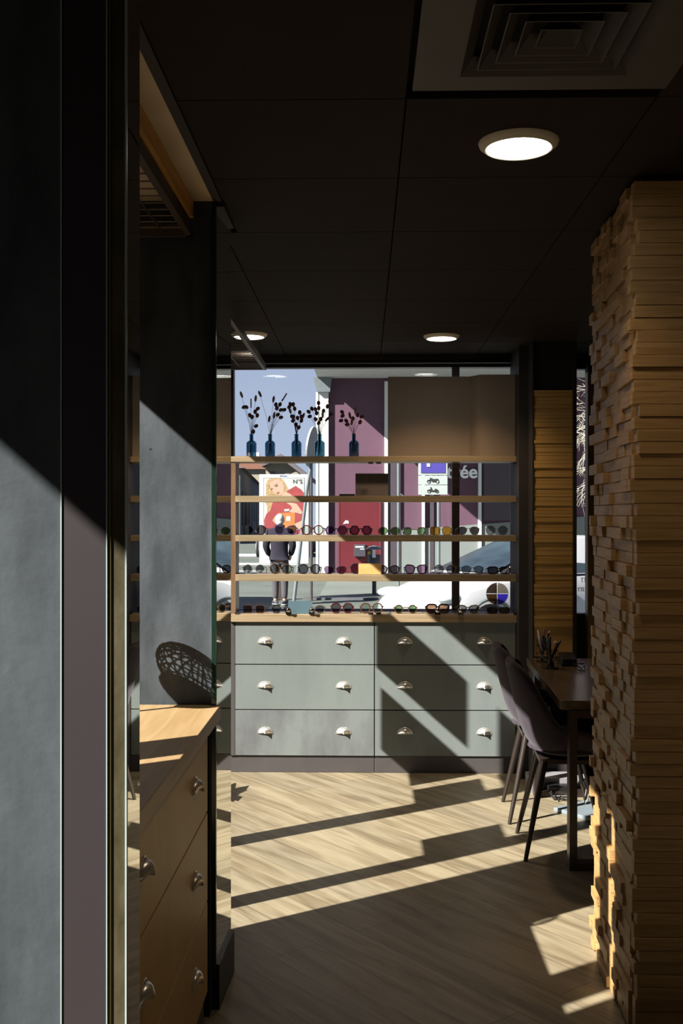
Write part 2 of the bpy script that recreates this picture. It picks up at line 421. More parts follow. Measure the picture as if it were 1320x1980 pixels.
quadprism(MB(), [(-.486, 3.340), (-.4725, 3.342), (-.4718, 3.3515), (-.486, 3.3505)], .10, 2.56).build('mirror_edge', M['edge_dark'], mr, world=True)
# near-black filler paints in the shade of the recess between cabinet and mirror
struct(MB().box(FX + .01, -.52, 3.25, 3.36, 0, .9).box(-.52, -.487, 3.30, 3.36, 0, .92).build('trim_4', M['gap']), 'near-black filler painted as a shaded recess at the end of the alcove cabinet')

# foreground wall (closest, at the left edge of the view)
struct(MB().box(FX, -.328, 1.14, 1.19, 0, ZC).build('wall_foreground', M['concrete']))
struct(MB().box(-.328, -.2785, 1.136, 1.19, 0, ZC).build('trim_5', M['plum_panel'], bev=.0008), 'plum-grey painted jamb beside the near concrete wall')
struct(MB().box(-.2785, -.2590, 1.1385, 1.19, 0, ZC).build('trim_6', M['strip_stain']), 'narrow stained yellow-brown strip at the mirror edge')
struct(MB().box(-.3292, -.3278, 1.1345, 1.139, 0, ZC).build('trim_7', M['edge_glass_and_lit']), 'thin pale strip painted as the lit edge between concrete and plum-grey jamb')  # pale strip stands in for the highlight along this edge
struct(MB().box(-.2795, -.2783, 1.1345, 1.139, 0, ZC).build('trim_8', M['edge_glass_and_lit']), 'thin pale strip painted as the lit edge between plum-grey jamb and stained strip')  # same painted-in highlight on the other edge of the jamb
struct(MB().box(-.2772, -.2748, 1.1365, 1.139, 0, ZC).build('trim_9', plain('ochre_line', (.075, .050, .008), .6)), 'thin ochre line down the stained strip')
m2 = thing('wall_mirror', 'narrow mirror strip beside the plum-grey jamb, nearest to the camera', 'mirror', (-.262, 1.14, 0))
MB().box(-.2590, -.2568, 1.1385, 1.199, 0, ZC - .01).build('mirror_glass', M['mirror'], m2, world=True)
MB().box(-.2588, -.2570, 1.1335, 1.1383, 0, ZC - .01).build('mirror_edge', M['edge_glass_and_lit'], m2, world=True)

# ------------------------------------------------------------------ ceiling fittings
vent = thing('ceiling_vent', 'square air vent of nested slats in a grey-brown ceiling panel', 'vent', (.407, 2.19, ZC))
pv = MB(); X0, X1, Y0, Y1 = .112, .704, 1.90, 2.49; a0, a1, b0, b1 = .214, .597, 2.03, 2.414
pv.box(X0, a0, Y0, Y1, ZC - .004, ZC + .01).box(a1, X1, Y0, Y1, ZC - .004, ZC + .01).box(a0, a1, Y0, b0, ZC - .004, ZC + .01).box(a0, a1, b1, Y1, ZC - .004, ZC + .01)
pv.build('vent_panel', M['panel_vent'], vent, world=True)
MB().box(a0, a1, b0, b1, ZC + .045, ZC + .049).build('back_plate', M['gap'], vent, world=True)
cx, cy = (a0 + a1) / 2, (b0 + b1) / 2
for k in range(5):
    h = .1915 - k * .037; sl = MB()
    o_, i_ = h, h - .027
    zo, zi = ZC - .005, ZC + .03
    def ringpts(q, z): return [(cx - q, cy - q, z), (cx + q, cy - q, z), (cx + q, cy + q, z), (cx - q, cy + q, z)]
    A, B = ringpts(o_, zo), ringpts(i_, zi); A2, B2 = ringpts(o_ - .003, zo), ringpts(i_ - .003, zi)
    for e in range(4):
        g = (e + 1) % 4
        sl.hexa([A[e], A[g], A2[g], A2[e], B[e], B[g], B2[g], B2[e]])
    sl.build('slat', M['panel_vent'], vent, world=True)
def downlight(x, y, r, label, power):
    t = thing('ceiling_light', label, 'ceiling light', (x, y, ZC), group='round recessed ceiling lights')
    n = 40; rg = MB()
    rg.lathe([(r * .80, -.017), (r * .83, -.019), (r * .97, -.008), (r, 0), (r * .80, 0)], n=n)
    rg.f = rg.f[:-2]
    rg.build('trim_ring', M['lampring'], t, smooth=True)
    cn = MB(); cn.lathe([(r * .80, -.017), (r * .795, -.002), (r * .74, -.002)], n=n); cn.f = cn.f[:-2]
    cn.build('lamp_collar', M['white'], t, smooth=True)
    MB().lathe([(r * .79, -.005), (r * .79, -.001)], n=n).build('lamp_lens', M['lamp'], t)
    l = bpy.data.lights.new('downlight', 'SPOT'); l.energy = power; l.spot_size = math.radians(120); l.spot_blend = .6; l.color = (1, .74, .46); l.shadow_soft_size = .05
    lo = bpy.data.objects.new('lamp_bulb', l); C.objects.link(lo); lo.parent = t; lo.location = (0, 0, -.03)
    return t
downlight(.414, 2.853, .108, 'largest round recessed ceiling light, between the vent and the wooden column', 7)
downlight(.432, 5.95, .102, 'small round recessed ceiling light in front of the shop window, above the drawers', 26)
downlight(-.645, 5.87, .102, 'small round ceiling light partly hidden behind the far wire rack', 5)

def wire_rack(x0, x1, y0, y1, z, label):
    t = thing('wire_ceiling_rack', label, 'rack', ((x0 + x1) / 2, (y0 + y1) / 2, z), group='black wire racks under the ceiling')
    fr = MB(); fr.box(x0, x1, y0, y0 + .02, z, z + .035).box(x0, x1, y1 - .02, y1, z, z + .035).box(x0, x0 + .02, y0, y1, z, z + .035).box(x1 - .02, x1, y0, y1, z, z + .035)
    fr.build('rack_frame', M['darkm'], t, world=True)
    g = MB(); y = y0 + .05
    while y < y1 - .03: g.tube([(x0, y, z + .02), (x1, y, z + .02)], .0022, 5); y += .065
    x = x0 + .13
    while x < x1 - .03: g.tube([(x, y0, z + .016), (x, y1, z + .016)], .0025, 5); x += .13
    g.build('wire_mesh', M['darkm'], t, world=True)
    for xx in (x0 + .1, x1 - .02):
        for yy in (y0 + .2, y1 - .2): MB().tube([(xx, yy, z + .03), (xx, yy, ZC)], .002, 6).build('hanging_wire', M['darkm'], t, world=True)
wire_rack(-1.16, -.545, 1.35, 3.33, 2.455, 'dark wire rack hanging over the alcove worktop')
wire_rack(-1.15, -.60, 3.75, 6.42, 2.455, 'dark wire rack hanging by the shop window above the vases')

# ------------------------------------------------------------------ drawer cabinets
def cup_handle_mb():
    mb = MB(); n, m_ = 14, 6; a, h, d = .0425, .036, .026
    b = len(mb.v)
    for i in range(m_ + 1):
        v = math.pi / 2 * i / m_
        for k in range(n + 1):
            u = math.pi * k / n
            mb.v.append((a * math.cos(u) * math.cos(v * .999), -d * math.sin(v) * (.35 + .65 * math.sin(u)) - .001, h * math.sin(u) * math.cos(v) ** .7 if v < 1.5 else 0))
    for i in range(m_):
        for k in range(n): mb.f.append((b + i * (n + 1) + k, b + i * (n + 1) + k + 1, b + (i + 1) * (n + 1) + k + 1, b + (i + 1) * (n + 1) + k))
    # flange rim on the drawer face
    mb.tube([(.045 * math.cos(math.pi * k / 16), -.0015, .039 * math.sin(math.pi * k / 16)) for k in range(17)], .0022, 6)
    return mb
hm = cup_handle_mb().build('handle', M['steel'], smooth=True)
hmesh = hm.data; bpy.data.objects.remove(hm)
def outward_handle(parent, loc):
    h = bpy.data.objects.new('handle', hmesh); C.objects.link(h); h.parent = parent; h.location = loc
    s = h.modifiers.new('solid', 'SOLIDIFY'); s.thickness = .0018
    return h
ROWS = [(.663, .921), (.387, .657), (.106, .381)]
def cabinet(label, loc, rz, width, depth, x0, x1, hx, mats, body_mat, worn=None, group=None):
    t = thing('drawer_cabinet', label, 'drawer cabinet', loc, rz, group)
    bd = MB().box(0, width, .022, depth, .105, .92)
    if x0 > .006: bd.box(0, x0 - .003, 0, .022, .105, .92)
    if width - x1 > .006: bd.box(x1 + .003, width, 0, .022, .105, .92)
    bd.build('body', body_mat, t)
    MB().box(0, width, .012, depth, 0, .103).build('plinth', M['plinth'], t, bev=.003)
    for i, (za, zb) in enumerate(ROWS):
        d = MB().box(x0, x1, 0, .02, za, zb).build('drawer', mats[i], t, bev=.0012)
        for x in hx: outward_handle(d, (x, 0, (za + zb) / 2 - .004))
    return t
D = M['drawer']
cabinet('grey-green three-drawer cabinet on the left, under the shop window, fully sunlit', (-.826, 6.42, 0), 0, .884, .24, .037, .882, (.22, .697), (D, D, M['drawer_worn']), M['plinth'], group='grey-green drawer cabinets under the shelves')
cabinet('grey-green three-drawer cabinet on the right, crossed by diagonal shadows beside the chairs', (.060, 6.42, 0), 0, .896, .24, .002, .854, (.183, .664), (D, D, D), M['plinth'], group='grey-green drawer cabinets under the shelves')
DB = M['drawer_brown']
cabinet('bronze-brown drawer cabinet in the alcove under the sunlit oak worktop', (-.485, 2.05, 0), math.pi / 2, 1.2, .6, .003, 1.197, (.25, .95), (DB, DB, DB), M['black'])
tag(MB().box(FX + .01, -.459, 1.21, 3.355, .925, .97).build('worktop', M['oak_y'], org=(-.8, 2.3, .925), bev=.002), 'pale oak worktop of the left alcove with stripes of sunlight', 'worktop')
tag(MB().box(-.826, .961, 6.40, 6.675, .921, .968).build('worktop', M['oak'], org=(.07, 6.5, .921), bev=.002), 'long oak worktop on the grey-green drawers under the shop window', 'worktop')

# ------------------------------------------------------------------ display shelving with glass doors
SH = [(1.895, 1.929), (1.650, 1.688), (1.410, 1.448), (1.168, 1.209)]
sh = thing('display_shelving', 'oak shelving with four glass doors standing in front of the shop window', 'shelving', (.07, 6.5, .968))
MB().box(-.826, -.788, 6.425, 6.60, .9685, 1.8945).build('upright', M['upright'], sh, world=True)
MB().box(.935, .961, 6.435, 6.60, .9685, 1.8945).build('upright', M['upright'], sh, world=True)
for i, (a, b) in enumerate(SH):
    MB().box(-.826 if i == 0 else -.788, .961, 6.42, 6.62 if i == 0 else 6.60, a, b).build('shelf', M['oak'], sh, world=True, bev=.0015)
for i, (a, b) in enumerate(((-.787, -.3785), (-.3745, .057), (.061, .503), (.507, .932))):
    dr = MB().box(a, b, 6.404, 6.409, .969, 1.893).build('glass_door', M['glassdoor'], sh, world=True)
    kx = (-.462, -.321, .440, .579)[i]
    kn = MB(); kn.ell((kx, 6.385, .996), (.016, .016, .016), 16, 10).box(kx - .017, kx + .017, 6.390, 6.4035, .969, .992)
    kn.build('door_knob', M['chrome'], dr, world=True, smooth=True)
    hx_ = (-.775, .036, .084, .915)[i]
    for zz in (.969, 1.881): MB().box(hx_ - .015, hx_ + .015, 6.398, 6.4035, zz, zz + .012).build('hinge', M['black'], dr, world=True)

# ------------------------------------------------------------------ board, cards and blocks on the shelves
bp_ = MB()
pa, pb, pc, pd, pe = onY(750, 0, 6.56)[0], onY(908, 0, 6.56)[0], onY(928, 0, 6.47)[0], onY(1009, 0, 6.47)[0], 0
zt = 2.43
for (xa, ya, xb, yb) in ((pa, 6.56, pb, 6.56), (pb, 6.56, pc, 6.47), (pc, 6.47, pd, 6.47)):
    bp_.hexa([(xa, ya, 1.9295), (xb, yb, 1.9295), (xb, yb + .012, 1.9295), (xa, ya + .012, 1.9295), (xa, ya, zt), (xb, yb, zt), (xb, yb + .012, zt), (xa, ya + .012, zt)])
tag(bp_.build('folding_display_board', M['greybrown'], org=((pa + pd) / 2, 6.5, 1.9295)), 'tall grey-brown folding display board standing on the top shelf, right of the vases', 'display board')
x0, x1 = onY(687, 0, 6.52)[0], onY(750, 0, 6.52)[0]
cbd = thing('display_card', 'grey-brown square card standing on the second shelf behind the glass doors', 'card', ((x0 + x1) / 2, 6.52, 1.6885))
MB().box(x0, x1, 6.52, 6.526, 1.6885, onY(700, 915.5, 6.52)[2]).build('card_face', plain('mid_grey_brown', (.16, .13, .115), .5), cbd, world=True)
MB().box(onY(729, 0, 6.516)[0] - .004, onY(729, 0, 6.516)[0] + .003, 6.526, 6.56, 1.6885, 1.76).build('card_stand', M['greybrown'], cbd, world=True)
x0, x1 = onY(656, 0, 6.5)[0], onY(686, 0, 6.5)[0]
tag(MB().box(x0, x1, 6.47, 6.55, 1.6885, 1.70).build('flat_case', M['blackp'], org=((x0 + x1) / 2, 6.5, 1.6885), bev=.003), 'flat black case lying on the second shelf beside the grey-brown card', 'case')
x0, x1 = onY(693, 0, 6.45)[0], onY(737, 0, 6.45)[0]
tag(MB().box(x0, x1, 6.435, 6.46, 1.2095, onY(700, 1090, 6.45)[2]).build('wooden_block', wood('honey_block', (.52, .31, .10), (.66, .42, .17), (1, 20, 20)), org=((x0 + x1) / 2, 6.45, 1.2095), bev=.002), 'honey-coloured wooden block among the sunglasses on the lowest shelf', 'wooden block')
x0, x1 = onY(557, 0, 6.43)[0], onY(604, 0, 6.43)[0]
tag(MB().box(x0, x1, 6.428, 6.433, .9685, onY(580, 1162, 6.43)[2]).build('display_card', M['bluecard'], org=((x0 + x1) / 2, 6.43, .9685)), 'small blue-grey card standing on the worktop between two glass door knobs', 'card')

# ------------------------------------------------------------------ sunglasses
def outline(style, w_, h_):
    pts = []; N = 26
    for k in range(N):
        a = 2 * math.pi * k / N; c, s = math.cos(a), math.sin(a)
        if style == 'round': x, z = c, s
        elif style == 'square':
            e = .55; x = math.copysign(abs(c) ** e, c); z = math.copysign(abs(s) ** e, s)
        elif style == 'cat':
            e = .75; x = math.copysign(abs(c) ** e, c); z = math.copysign(abs(s) ** e, s)
            if z > 0: z = z * (.85 + .28 * max(0, x))
            else: x *= (1 + .18 * z)
        elif style == 'aviator':
            x, z = c, s
            if z < 0: x += .15 * z * (-1) * .6; z *= 1.05
            else: z *= .72; x *= 1.05
        elif style == 'hex':
            q = math.cos(math.pi / 6) / math.cos(((a) % (math.pi / 3)) - math.pi / 6); x, z = c * q * 1.05, s * q * 1.05
        elif style == 'big':
            e = .8; x = math.copysign(abs(c) ** e, c); z = math.copysign(abs(s) ** e, s) * 1.05
            if z < 0: x *= (1 + .12 * z)
        elif style == 'flat':
            e = .6; x = math.copysign(abs(c) ** e, c); z = math.copysign(abs(s) ** e, s)
            z = z * (.62 if z < 0 else .55); x *= 1.08
        pts.append((x * w_ / 2, z * h_ / 2))
    return pts
FM = {'black': plain('frame_black', (.012, .010, .014), .25), 'brown': plain('frame_tortoise', (.05, .022, .01), .25, vary=.7, scale=90),
      'red': plain('frame_red', (.07, .008, .010), .25), 'silver': plain('frame_silver', (.7, .68, .66), .25, metal=.8),
      'gold': plain('frame_gold', (.45, .33, .16), .25, metal=.8), 'amber': plain('frame_amber', (.09, .03, .012), .25),
      'green': plain('frame_olive', (.14, .13, .02), .3), 'purple': plain('frame_purple', (.05, .03, .09), .25), 'grey': plain('frame_grey', (.2, .19, .2), .3)}
LM = {'black': glass('lens_black', (0.072, 0.065, 0.072), .08), 'grey': glass('lens_grey', (0.230, 0.223, 0.245), .08), 'brown': glass('lens_brown', (0.230, 0.137, 0.086), .08),
      'green': glass('lens_green', (0.115, 0.202, 0.094), .08), 'orange': glass('lens_orange', (0.540, 0.259, 0.043), .06), 'clear': glass('lens_clear', (0.518, 0.590, 0.547), .08),
      'purple': glass('lens_purple', (0.245, 0.144, 0.245), .08), 'mirror': glass('lens_silvery', (0.216, 0.216, 0.216), .45)}
def sunglasses(px, shelf_z, y, style, frame, lens, label, group, wd=.142, turn=0, lw_=.056, lh=.047, ft=.0030):
    lh *= 1.18; ft *= 1.15
    x = onY(px, 0, y)[0]
    t = thing('sunglasses', label, 'sunglasses', (x, y, shelf_z), turn, group)
    fr = MB(); zc = lh * .54 + .002; off = wd / 2 - lw_ / 2 - .006
    for s in (-1, 1):
        pts = outline(style, lw_, lh)
        minz = min(p[1] for p in pts); zc2 = -minz + ft + .0005
        loop = [(s * (off + p[0]), -.004 * (1 - abs(p[0]) / lw_), zc2 + p[1]) for p in pts]
        fr.tube(loop, ft, 6, closed=True)
        L = MB(); n = len(loop)
        L.v = [(s * off, -.004, zc2)] + [(q[0], q[1] - .0003, q[2]) for q in loop]
        L.f = [(0, 1 + i, 1 + (i + 1) % n) for i in range(n)]
        L.build('lens', LM[lens], t)
    inn = off - lw_ / 2 + .002
    fr.tube([(-inn, -.003, zc2 + .006), (-inn * .4, -.006, zc2 + .010), (inn * .4, -.006, zc2 + .010), (inn, -.003, zc2 + .006)], ft * .95, 6)
    fr.build('frame', FM[frame], t, smooth=True)
    for s in (-1, 1):
        MB().tube([(s * (wd / 2 - .006), 0, zc2 + .010), (s * (wd / 2), .008, zc2 + .010), (s * (wd / 2 + .001), .07, zc2 + .004), (s * (wd / 2 - .004), .108, zc2 - .009), (s * (wd / 2 - .008), .128, ft * .8)], [ft, ft, ft * .75, ft * .8, ft * .8], 6).build('temple', FM[frame], t, smooth=True)
    return t
ga, gb, gc = 'sunglasses on the third shelf', 'sunglasses on the lowest shelf', 'sunglasses on the worktop behind the glass doors'
Y_ = 6.465
A = [(493, 'round', 'black', 'black', 'thick black round sunglasses, leftmost on the third shelf', {}),
     (552, 'cat', 'purple', 'grey', 'dark purple angular sunglasses in front of the man, second from left on the third shelf', {}),
     (604, 'round', 'red', 'clear', 'dark red round sunglasses with pale lenses beside the dark street post', {}),
     (650, 'hex', 'purple', 'purple', 'hexagonal dark sunglasses with violet lenses left of the red door', {}),
     (697, 'hex', 'black', 'purple', 'black geometric sunglasses in front of the red door on the third shelf', {}),
     (752, 'round', 'gold', 'green', 'thin metal sunglasses with dark green lenses right of the red door', dict(ft=.0013, lh=.04)),
     (801, 'square', 'silver', 'green', 'pale silver-rimmed sunglasses with small green lenses on the third shelf', dict(lh=.036, lw_=.044)),
     (852, 'square', 'gold', 'orange', 'bright orange-brown lens sunglasses in front of the dark window post', dict(ft=.0013, lh=.042)),
     (905, 'aviator', 'gold', 'black', 'thin dark aviator sunglasses right of the window post on the third shelf', dict(ft=.0014)),
     (960, 'round', 'gold', 'grey', 'large grey-brown round metal sunglasses, rightmost on the third shelf', dict(ft=.0012))]
for px, st, f_, l_, lb, kw in A: sunglasses(px, SH[2][1], Y_, st, f_, l_, lb, ga, **kw)
B = [(491, 'round', 'grey', 'mirror', 'round sunglasses with silvery mirrored lenses, leftmost on the lowest shelf', dict(ft=.002)),
     (543, 'round', 'brown', 'clear', 'tortoiseshell sunglasses in front of the man\'s legs on the lowest shelf', {}),
     (598, 'round', 'black', 'grey', 'black round sunglasses with grey lenses crossed by the dark street post', {}),
     (648, 'cat', 'black', 'purple', 'violet-lens pointed sunglasses left of the half hidden pair by the wooden block', dict(ft=.0014, lh=.04)),
     (699, 'big', 'black', 'purple', 'dark violet sunglasses half hidden behind the wooden block', {}),
     (751, 'round', 'brown', 'grey', 'tortoiseshell round sunglasses immediately right of the wooden block', dict(lh=.04)),
     (804, 'cat', 'red', 'purple', 'wine-red cat-eye sunglasses with gradient lenses over the white car bonnet', {}),
     (860, 'round', 'grey', 'grey', 'grey translucent sunglasses just left of the window post on the lowest shelf', dict(ft=.0015)),
     (913, 'aviator', 'black', 'grey', 'thin black aviator sunglasses right of the window post on the lowest shelf', dict(ft=.0014)),
     (964, 'flat', 'black', 'black', 'wide flat-topped black sunglasses, rightmost on the lowest shelf', dict(lh=.06))]
for px, st, f_, l_, lb, kw in B: sunglasses(px, SH[3][1], Y_ + (.02 if px in (699, 751) else 0), st, f_, l_, lb, gb, **kw)
Cc = [(491, 'square', 'amber', 'brown', 'amber sunglasses with brown gradient lenses, leftmost on the worktop', dict(ft=.0014, lh=.04)),
      (546, 'hex', 'black', 'grey', 'dark grey hexagonal sunglasses left of the blue-grey card', dict(ft=.002)),
      (607, 'aviator', 'gold', 'grey', 'thin violet-grey sunglasses half hidden by the blue-grey card', dict(ft=.0012)),
      (661, 'big', 'red', 'grey', 'large dark red rimmed sunglasses on the worktop under the dark street post gap', {}),
      (718, 'big', 'amber', 'clear', 'oversized sunglasses with pale greenish lenses at the middle of the worktop', {}),
      (784, 'round', 'brown', 'green', 'tortoiseshell round sunglasses with green lenses in front of the car bumper', dict(lh=.04, lw_=.046)),
      (846, 'flat', 'brown', 'brown', 'curved brown wraparound sunglasses behind the pair of right-hand knobs', dict(lh=.075, ft=.004)),
      (904, 'cat', 'green', 'grey', 'olive-yellow sunglasses between the right-hand knob and the round sticker', dict(lh=.042)),
      (963, 'flat', 'black', 'black', 'slim black rectangular sunglasses below the round window sticker', dict(lh=.05))]
for px, st, f_, l_, lb, kw in Cc: sunglasses(px, .968, Y_, st, f_, l_, lb, gc, **kw)

# ------------------------------------------------------------------ vases and dried flowers on the top shelf
def vase(px, label):
    y = 6.50; x = onY(px, 0, y)[0]; z = SH[0][1]
    t = thing('bottle_vase', label, 'vase', (x, y, z), group='small blue glass bottle vases on the top shelf')
    MB().lathe([(.003, .004), (.028, .004), (.0305, .008), (.0315, .078), (.0305, .086), (.026, .094), (.018, .099), (.0120, .103), (.0115, .135), (.0135, .137), (.0135, .141), (.0095, .141)], n=20).build('bottle', M['blueglass'], t, smooth=True)
    MB().lathe([(.002, .0), (.0305, .0), (.030, .004), (.002, .004)], n=20).build('bottle_base', plain('thick_glass_base', (.02, .06, .11), .1), t, smooth=True)
    return x, y, z
VG = 'bundles of dried stems in the blue vases'
def bouquet(x, y, z, scalepx, heads, label):
    t = thing('dried_flowers', label, 'dried flowers', (x, y, z + .006), group=VG)
    st = MB()
    for (px, py, kind, ang) in heads:
        p = onY(px, py, y); dx, dz = p[0] - x, p[2] - z - .006
        oy = random.uniform(-.03, .03); bx = random.uniform(-.014, .014)
        st.tube([(bx, 0, .008), (dx * .04, 0, .13), (dx * .35, oy * .4, .13 + (dz - .13) * .45), (dx, oy, dz)], .0009, 5)
        h = MB(); rot = Matrix.Rotation(math.radians(ang), 3, 'Y')
        if kind == 'b': h.ell((dx, oy, dz + .008), (.008, .008, .022), 8, 6, rot); mt = M['seed2']
        elif kind == 's':
            for q in range(9): v = rot @ Vector((0, 0, q * .006)); h.ell((dx + v.x, oy, dz + v.z - .01), (.0042, .0042, .006), 6, 4)
            mt = M['seed']
        else:
            h.ell((dx, oy, dz), (.0115, .006, .015), 8, 5, rot); h.ell((dx + .002, oy + .002, dz - .003), (.006, .011, .012), 6, 4, rot); mt = M['seed']
        h.build('seed_head', mt, t, smooth=True)
    st.build('stem', M['stem'], t)
V = [(486, 'leftmost blue glass bottle vase on the top shelf', 'dried stems with two round leaves in the leftmost vase',
      [(467, 766, 'b', -20), (471, 787, 'l', 60), (476, 787, 'l', -60), (486, 785, 's', 0), (495, 774, 'b', 5), (499, 791, 'l', 50), (483, 803, 'l', -20), (488, 807, 'l', 10), (497, 803, 'l', 10), (493, 796, 'l', 0), (494, 823, 'l', 60), (489, 834, 'l', 0)]),
     (522, 'second blue glass bottle vase from the left on the top shelf', 'tall spreading dried stems in the second vase from the left',
      [(503, 765, 'b', -25), (529, 775, 'b', 8), (546, 772, 's', 32), (533, 782, 'l', 10), (541, 782, 'l', 20), (536, 790, 'l', 20), (549, 792, 'l', 70), (543, 793, 'l', 60), (537, 802, 'l', 50), (520, 812, 'b', 10), (530, 806, 'b', 10), (543, 807, 'l', 80)]),
     (573, 'middle blue glass bottle vase on the top shelf, in front of the sky', 'bushy dried stems in the middle vase',
      [(561, 781, 'l', -30), (566, 781, 'l', 10), (559, 787, 'l', 40), (561, 797, 'b', -15), (570, 791, 'l', -10), (579, 797, 'l', 0), (564, 805, 'l', -40), (566, 813, 'l', 40), (575, 808, 'l', -10), (582, 805, 'l', 10), (586, 807, 'b', 20), (583, 814, 'l', 20), (572, 821, 'l', 0), (577, 826, 'l', 30), (567, 806, 'l', 0)]),
     (618, 'blue glass bottle vase in front of the white pilaster, second from right', 'dried stems in front of the white pilaster, in the second vase from the right',
      [(597, 797, 'l', -50), (603, 791, 'l', -20), (599, 806, 'l', 70), (610, 792, 'l', -20), (612, 799, 'l', 0), (616, 780, 'l', 0), (616, 789, 'l', 0), (625, 794, 'l', 10), (637, 777, 'b', 8), (633, 786, 'l', 10), (639, 800, 'l', 60), (633, 813, 'b', 45), (610, 811, 'l', -20), (620, 810, 'l', 0), (624, 805, 'b', 0), (616, 818, 'l', 20)]),
     (684, 'rightmost blue glass bottle vase, standing apart on the top shelf', 'sparse dried stems in the rightmost vase before the purple wall',
      [(661, 796, 'l', -40), (662, 804, 'l', 50), (659, 813, 'l', 70), (676, 805, 'b', -10), (669, 813, 'l', -50), (671, 821, 'l', 80), (687, 797, 'b', 5), (682, 810, 'l', 0), (691, 803, 'l', -20), (699, 806, 'l', 70), (696, 817, 'l', 20), (680, 819, 'b', 10)])]
for px, l1, l2, heads in V:
    x, y, z = vase(px, l1); bouquet(x, y, z, 1, heads, l2)

# ------------------------------------------------------------------ wooden pillar panels by the window
pil = thing('clad_pillar', 'dark pillar with a tall panel of thin horizontal pine slats behind the desk', 'pillar', (1.07, 6.3, 0))
MB().box(.917, .978, 6.30, 6.66, .0, ZC).box(.978, 1.227, 6.175, 6.68, 0, ZC).box(.972, .981, 6.15, 6.30, 0, ZC).box(1.206, 1.227, 6.14, 6.175, 0, ZC).build('pillar_core', M['brown_wall'], pil, world=True)
sl = MB(); z = .905
while z < 2.29:
    h = random.uniform(.017, .030); d = random.uniform(0, .006)
    sl.box(.982, 1.205, 6.150 + d, 6.175, z, min(z + h, 2.297) - .0012); z += h
sl.box(.982, 1.205, 6.158, 6.175, .75, .904)
sl.build('slat_panel', M['clad2'], pil, world=True)
MB().box(.93, 1.26, 5.98, 6.14, 0, .085).build('pillar_base', plain('grey_base', (.20, .19, .20), .6), pil, world=True)
p2 = thing('clad_pillar', 'second wooden pillar, mostly hidden behind the large block-clad column', 'pillar', (1.5, 6.62, 0))
MB().box(1.383, 1.60, 6.58, 6.66, .0, ZC - .12).build('slat_panel', M['clad2'], p2, world=True)
MB().box(1.383, 1.60, 6.58, 6.66, ZC - .12, ZC).build('pillar_top', M['brown_wall'], p2, world=True)

# ------------------------------------------------------------------ big column clad in wooden blocks
col = thing('block_clad_column', 'large column clad in protruding pine blocks and horizontal boards', 'column', (1.15, 3.5, 0))
e0, e1 = Vector((.800, 3.14)), Vector((.838, 3.88)); ed = (e1 - e0); L_ = ed.length; ed.normalize(); en = Vector((-ed.y, ed.x))
quadprism(MB(), [tuple(e0 + Vector((.02, .01))), (1.6, 3.15), (1.6, 3.87), tuple(e1 + Vector((.02, 0)))], 0, ZC - .004).build('column_core', M['clad'], col, world=True)
fb = MB(); bk = MB(); rh = .0365; nrow = int((ZC - .02) / rh)
for r in range(nrow):
    z0 = .004 + r * rh; z1 = z0 + rh - .0012
    off = random.choice((-.012, -.006, 0, 0, .004, .008, .014)); dy = random.uniform(0, .008)
    fb.box(.792 + off, 1.6, 3.118 + dy, 3.16, z0, z1)
    s = .02 if off < 0 else .0
    s = .045
    while s < L_:
        ln = random.choice((.07, .09, .11, .14, .16)); ln = min(ln, L_ - s)
        if ln < .02: break
        pr = random.choice((.0, .0, .003, .007, .012, .018))
        a = e0 + ed * s - en * -.0; b = e0 + ed * (s + ln - .001)
        q = [a + en * pr, b + en * pr, b - en * .03, a - en * .03]
        quadprism(bk, [tuple(v) for v in q], z0, z1); s += ln
fb.build('front_board', M['clad'], col, world=True, bev=.0012)
bk.build('side_block', M['clad'], col, world=True, bev=.0015)

# ------------------------------------------------------------------ desk
dk = thing('desk', 'brown oak desk with square metal legs between the chairs and the column', 'desk', (1.3, 5.4, 0))
r0 = []
for k in range(6):
    a = math.pi + math.pi / 2 * k / 5; r0.append((.889 + .022 * math.cos(a), 4.722 + .022 * math.sin(a)))
top = MB().prism(r0 + [(1.80, 4.66), (1.86, 6.05), (.930, 6.09)], 'z', .71, .75)
top.build('desktop', M['desk'], dk, world=True, bev=.002)
def leg_frame(y, xa, xb):
    m_ = MB(); w_ = .034
    m_.box(xa, xa + w_, y, y + .06, 0, .709).box(xb - w_, xb, y, y + .06, 0, .709).box(xa + w_, xb - w_, y, y + .06, 0, .034).box(xa + w_, xb - w_, y, y + .06, .675, .709)
    return m_
leg_frame(4.685, .905, 1.72).build('leg_frame', M['legm'], dk, world=True)
leg_frame(5.90, .945, 1.78).build('leg_frame', M['legm'], dk, world=True)
MB().box(1.2, 1.23, 4.78, 5.9, .68, .709).build('crossbar', M['legm'], dk, world=True)

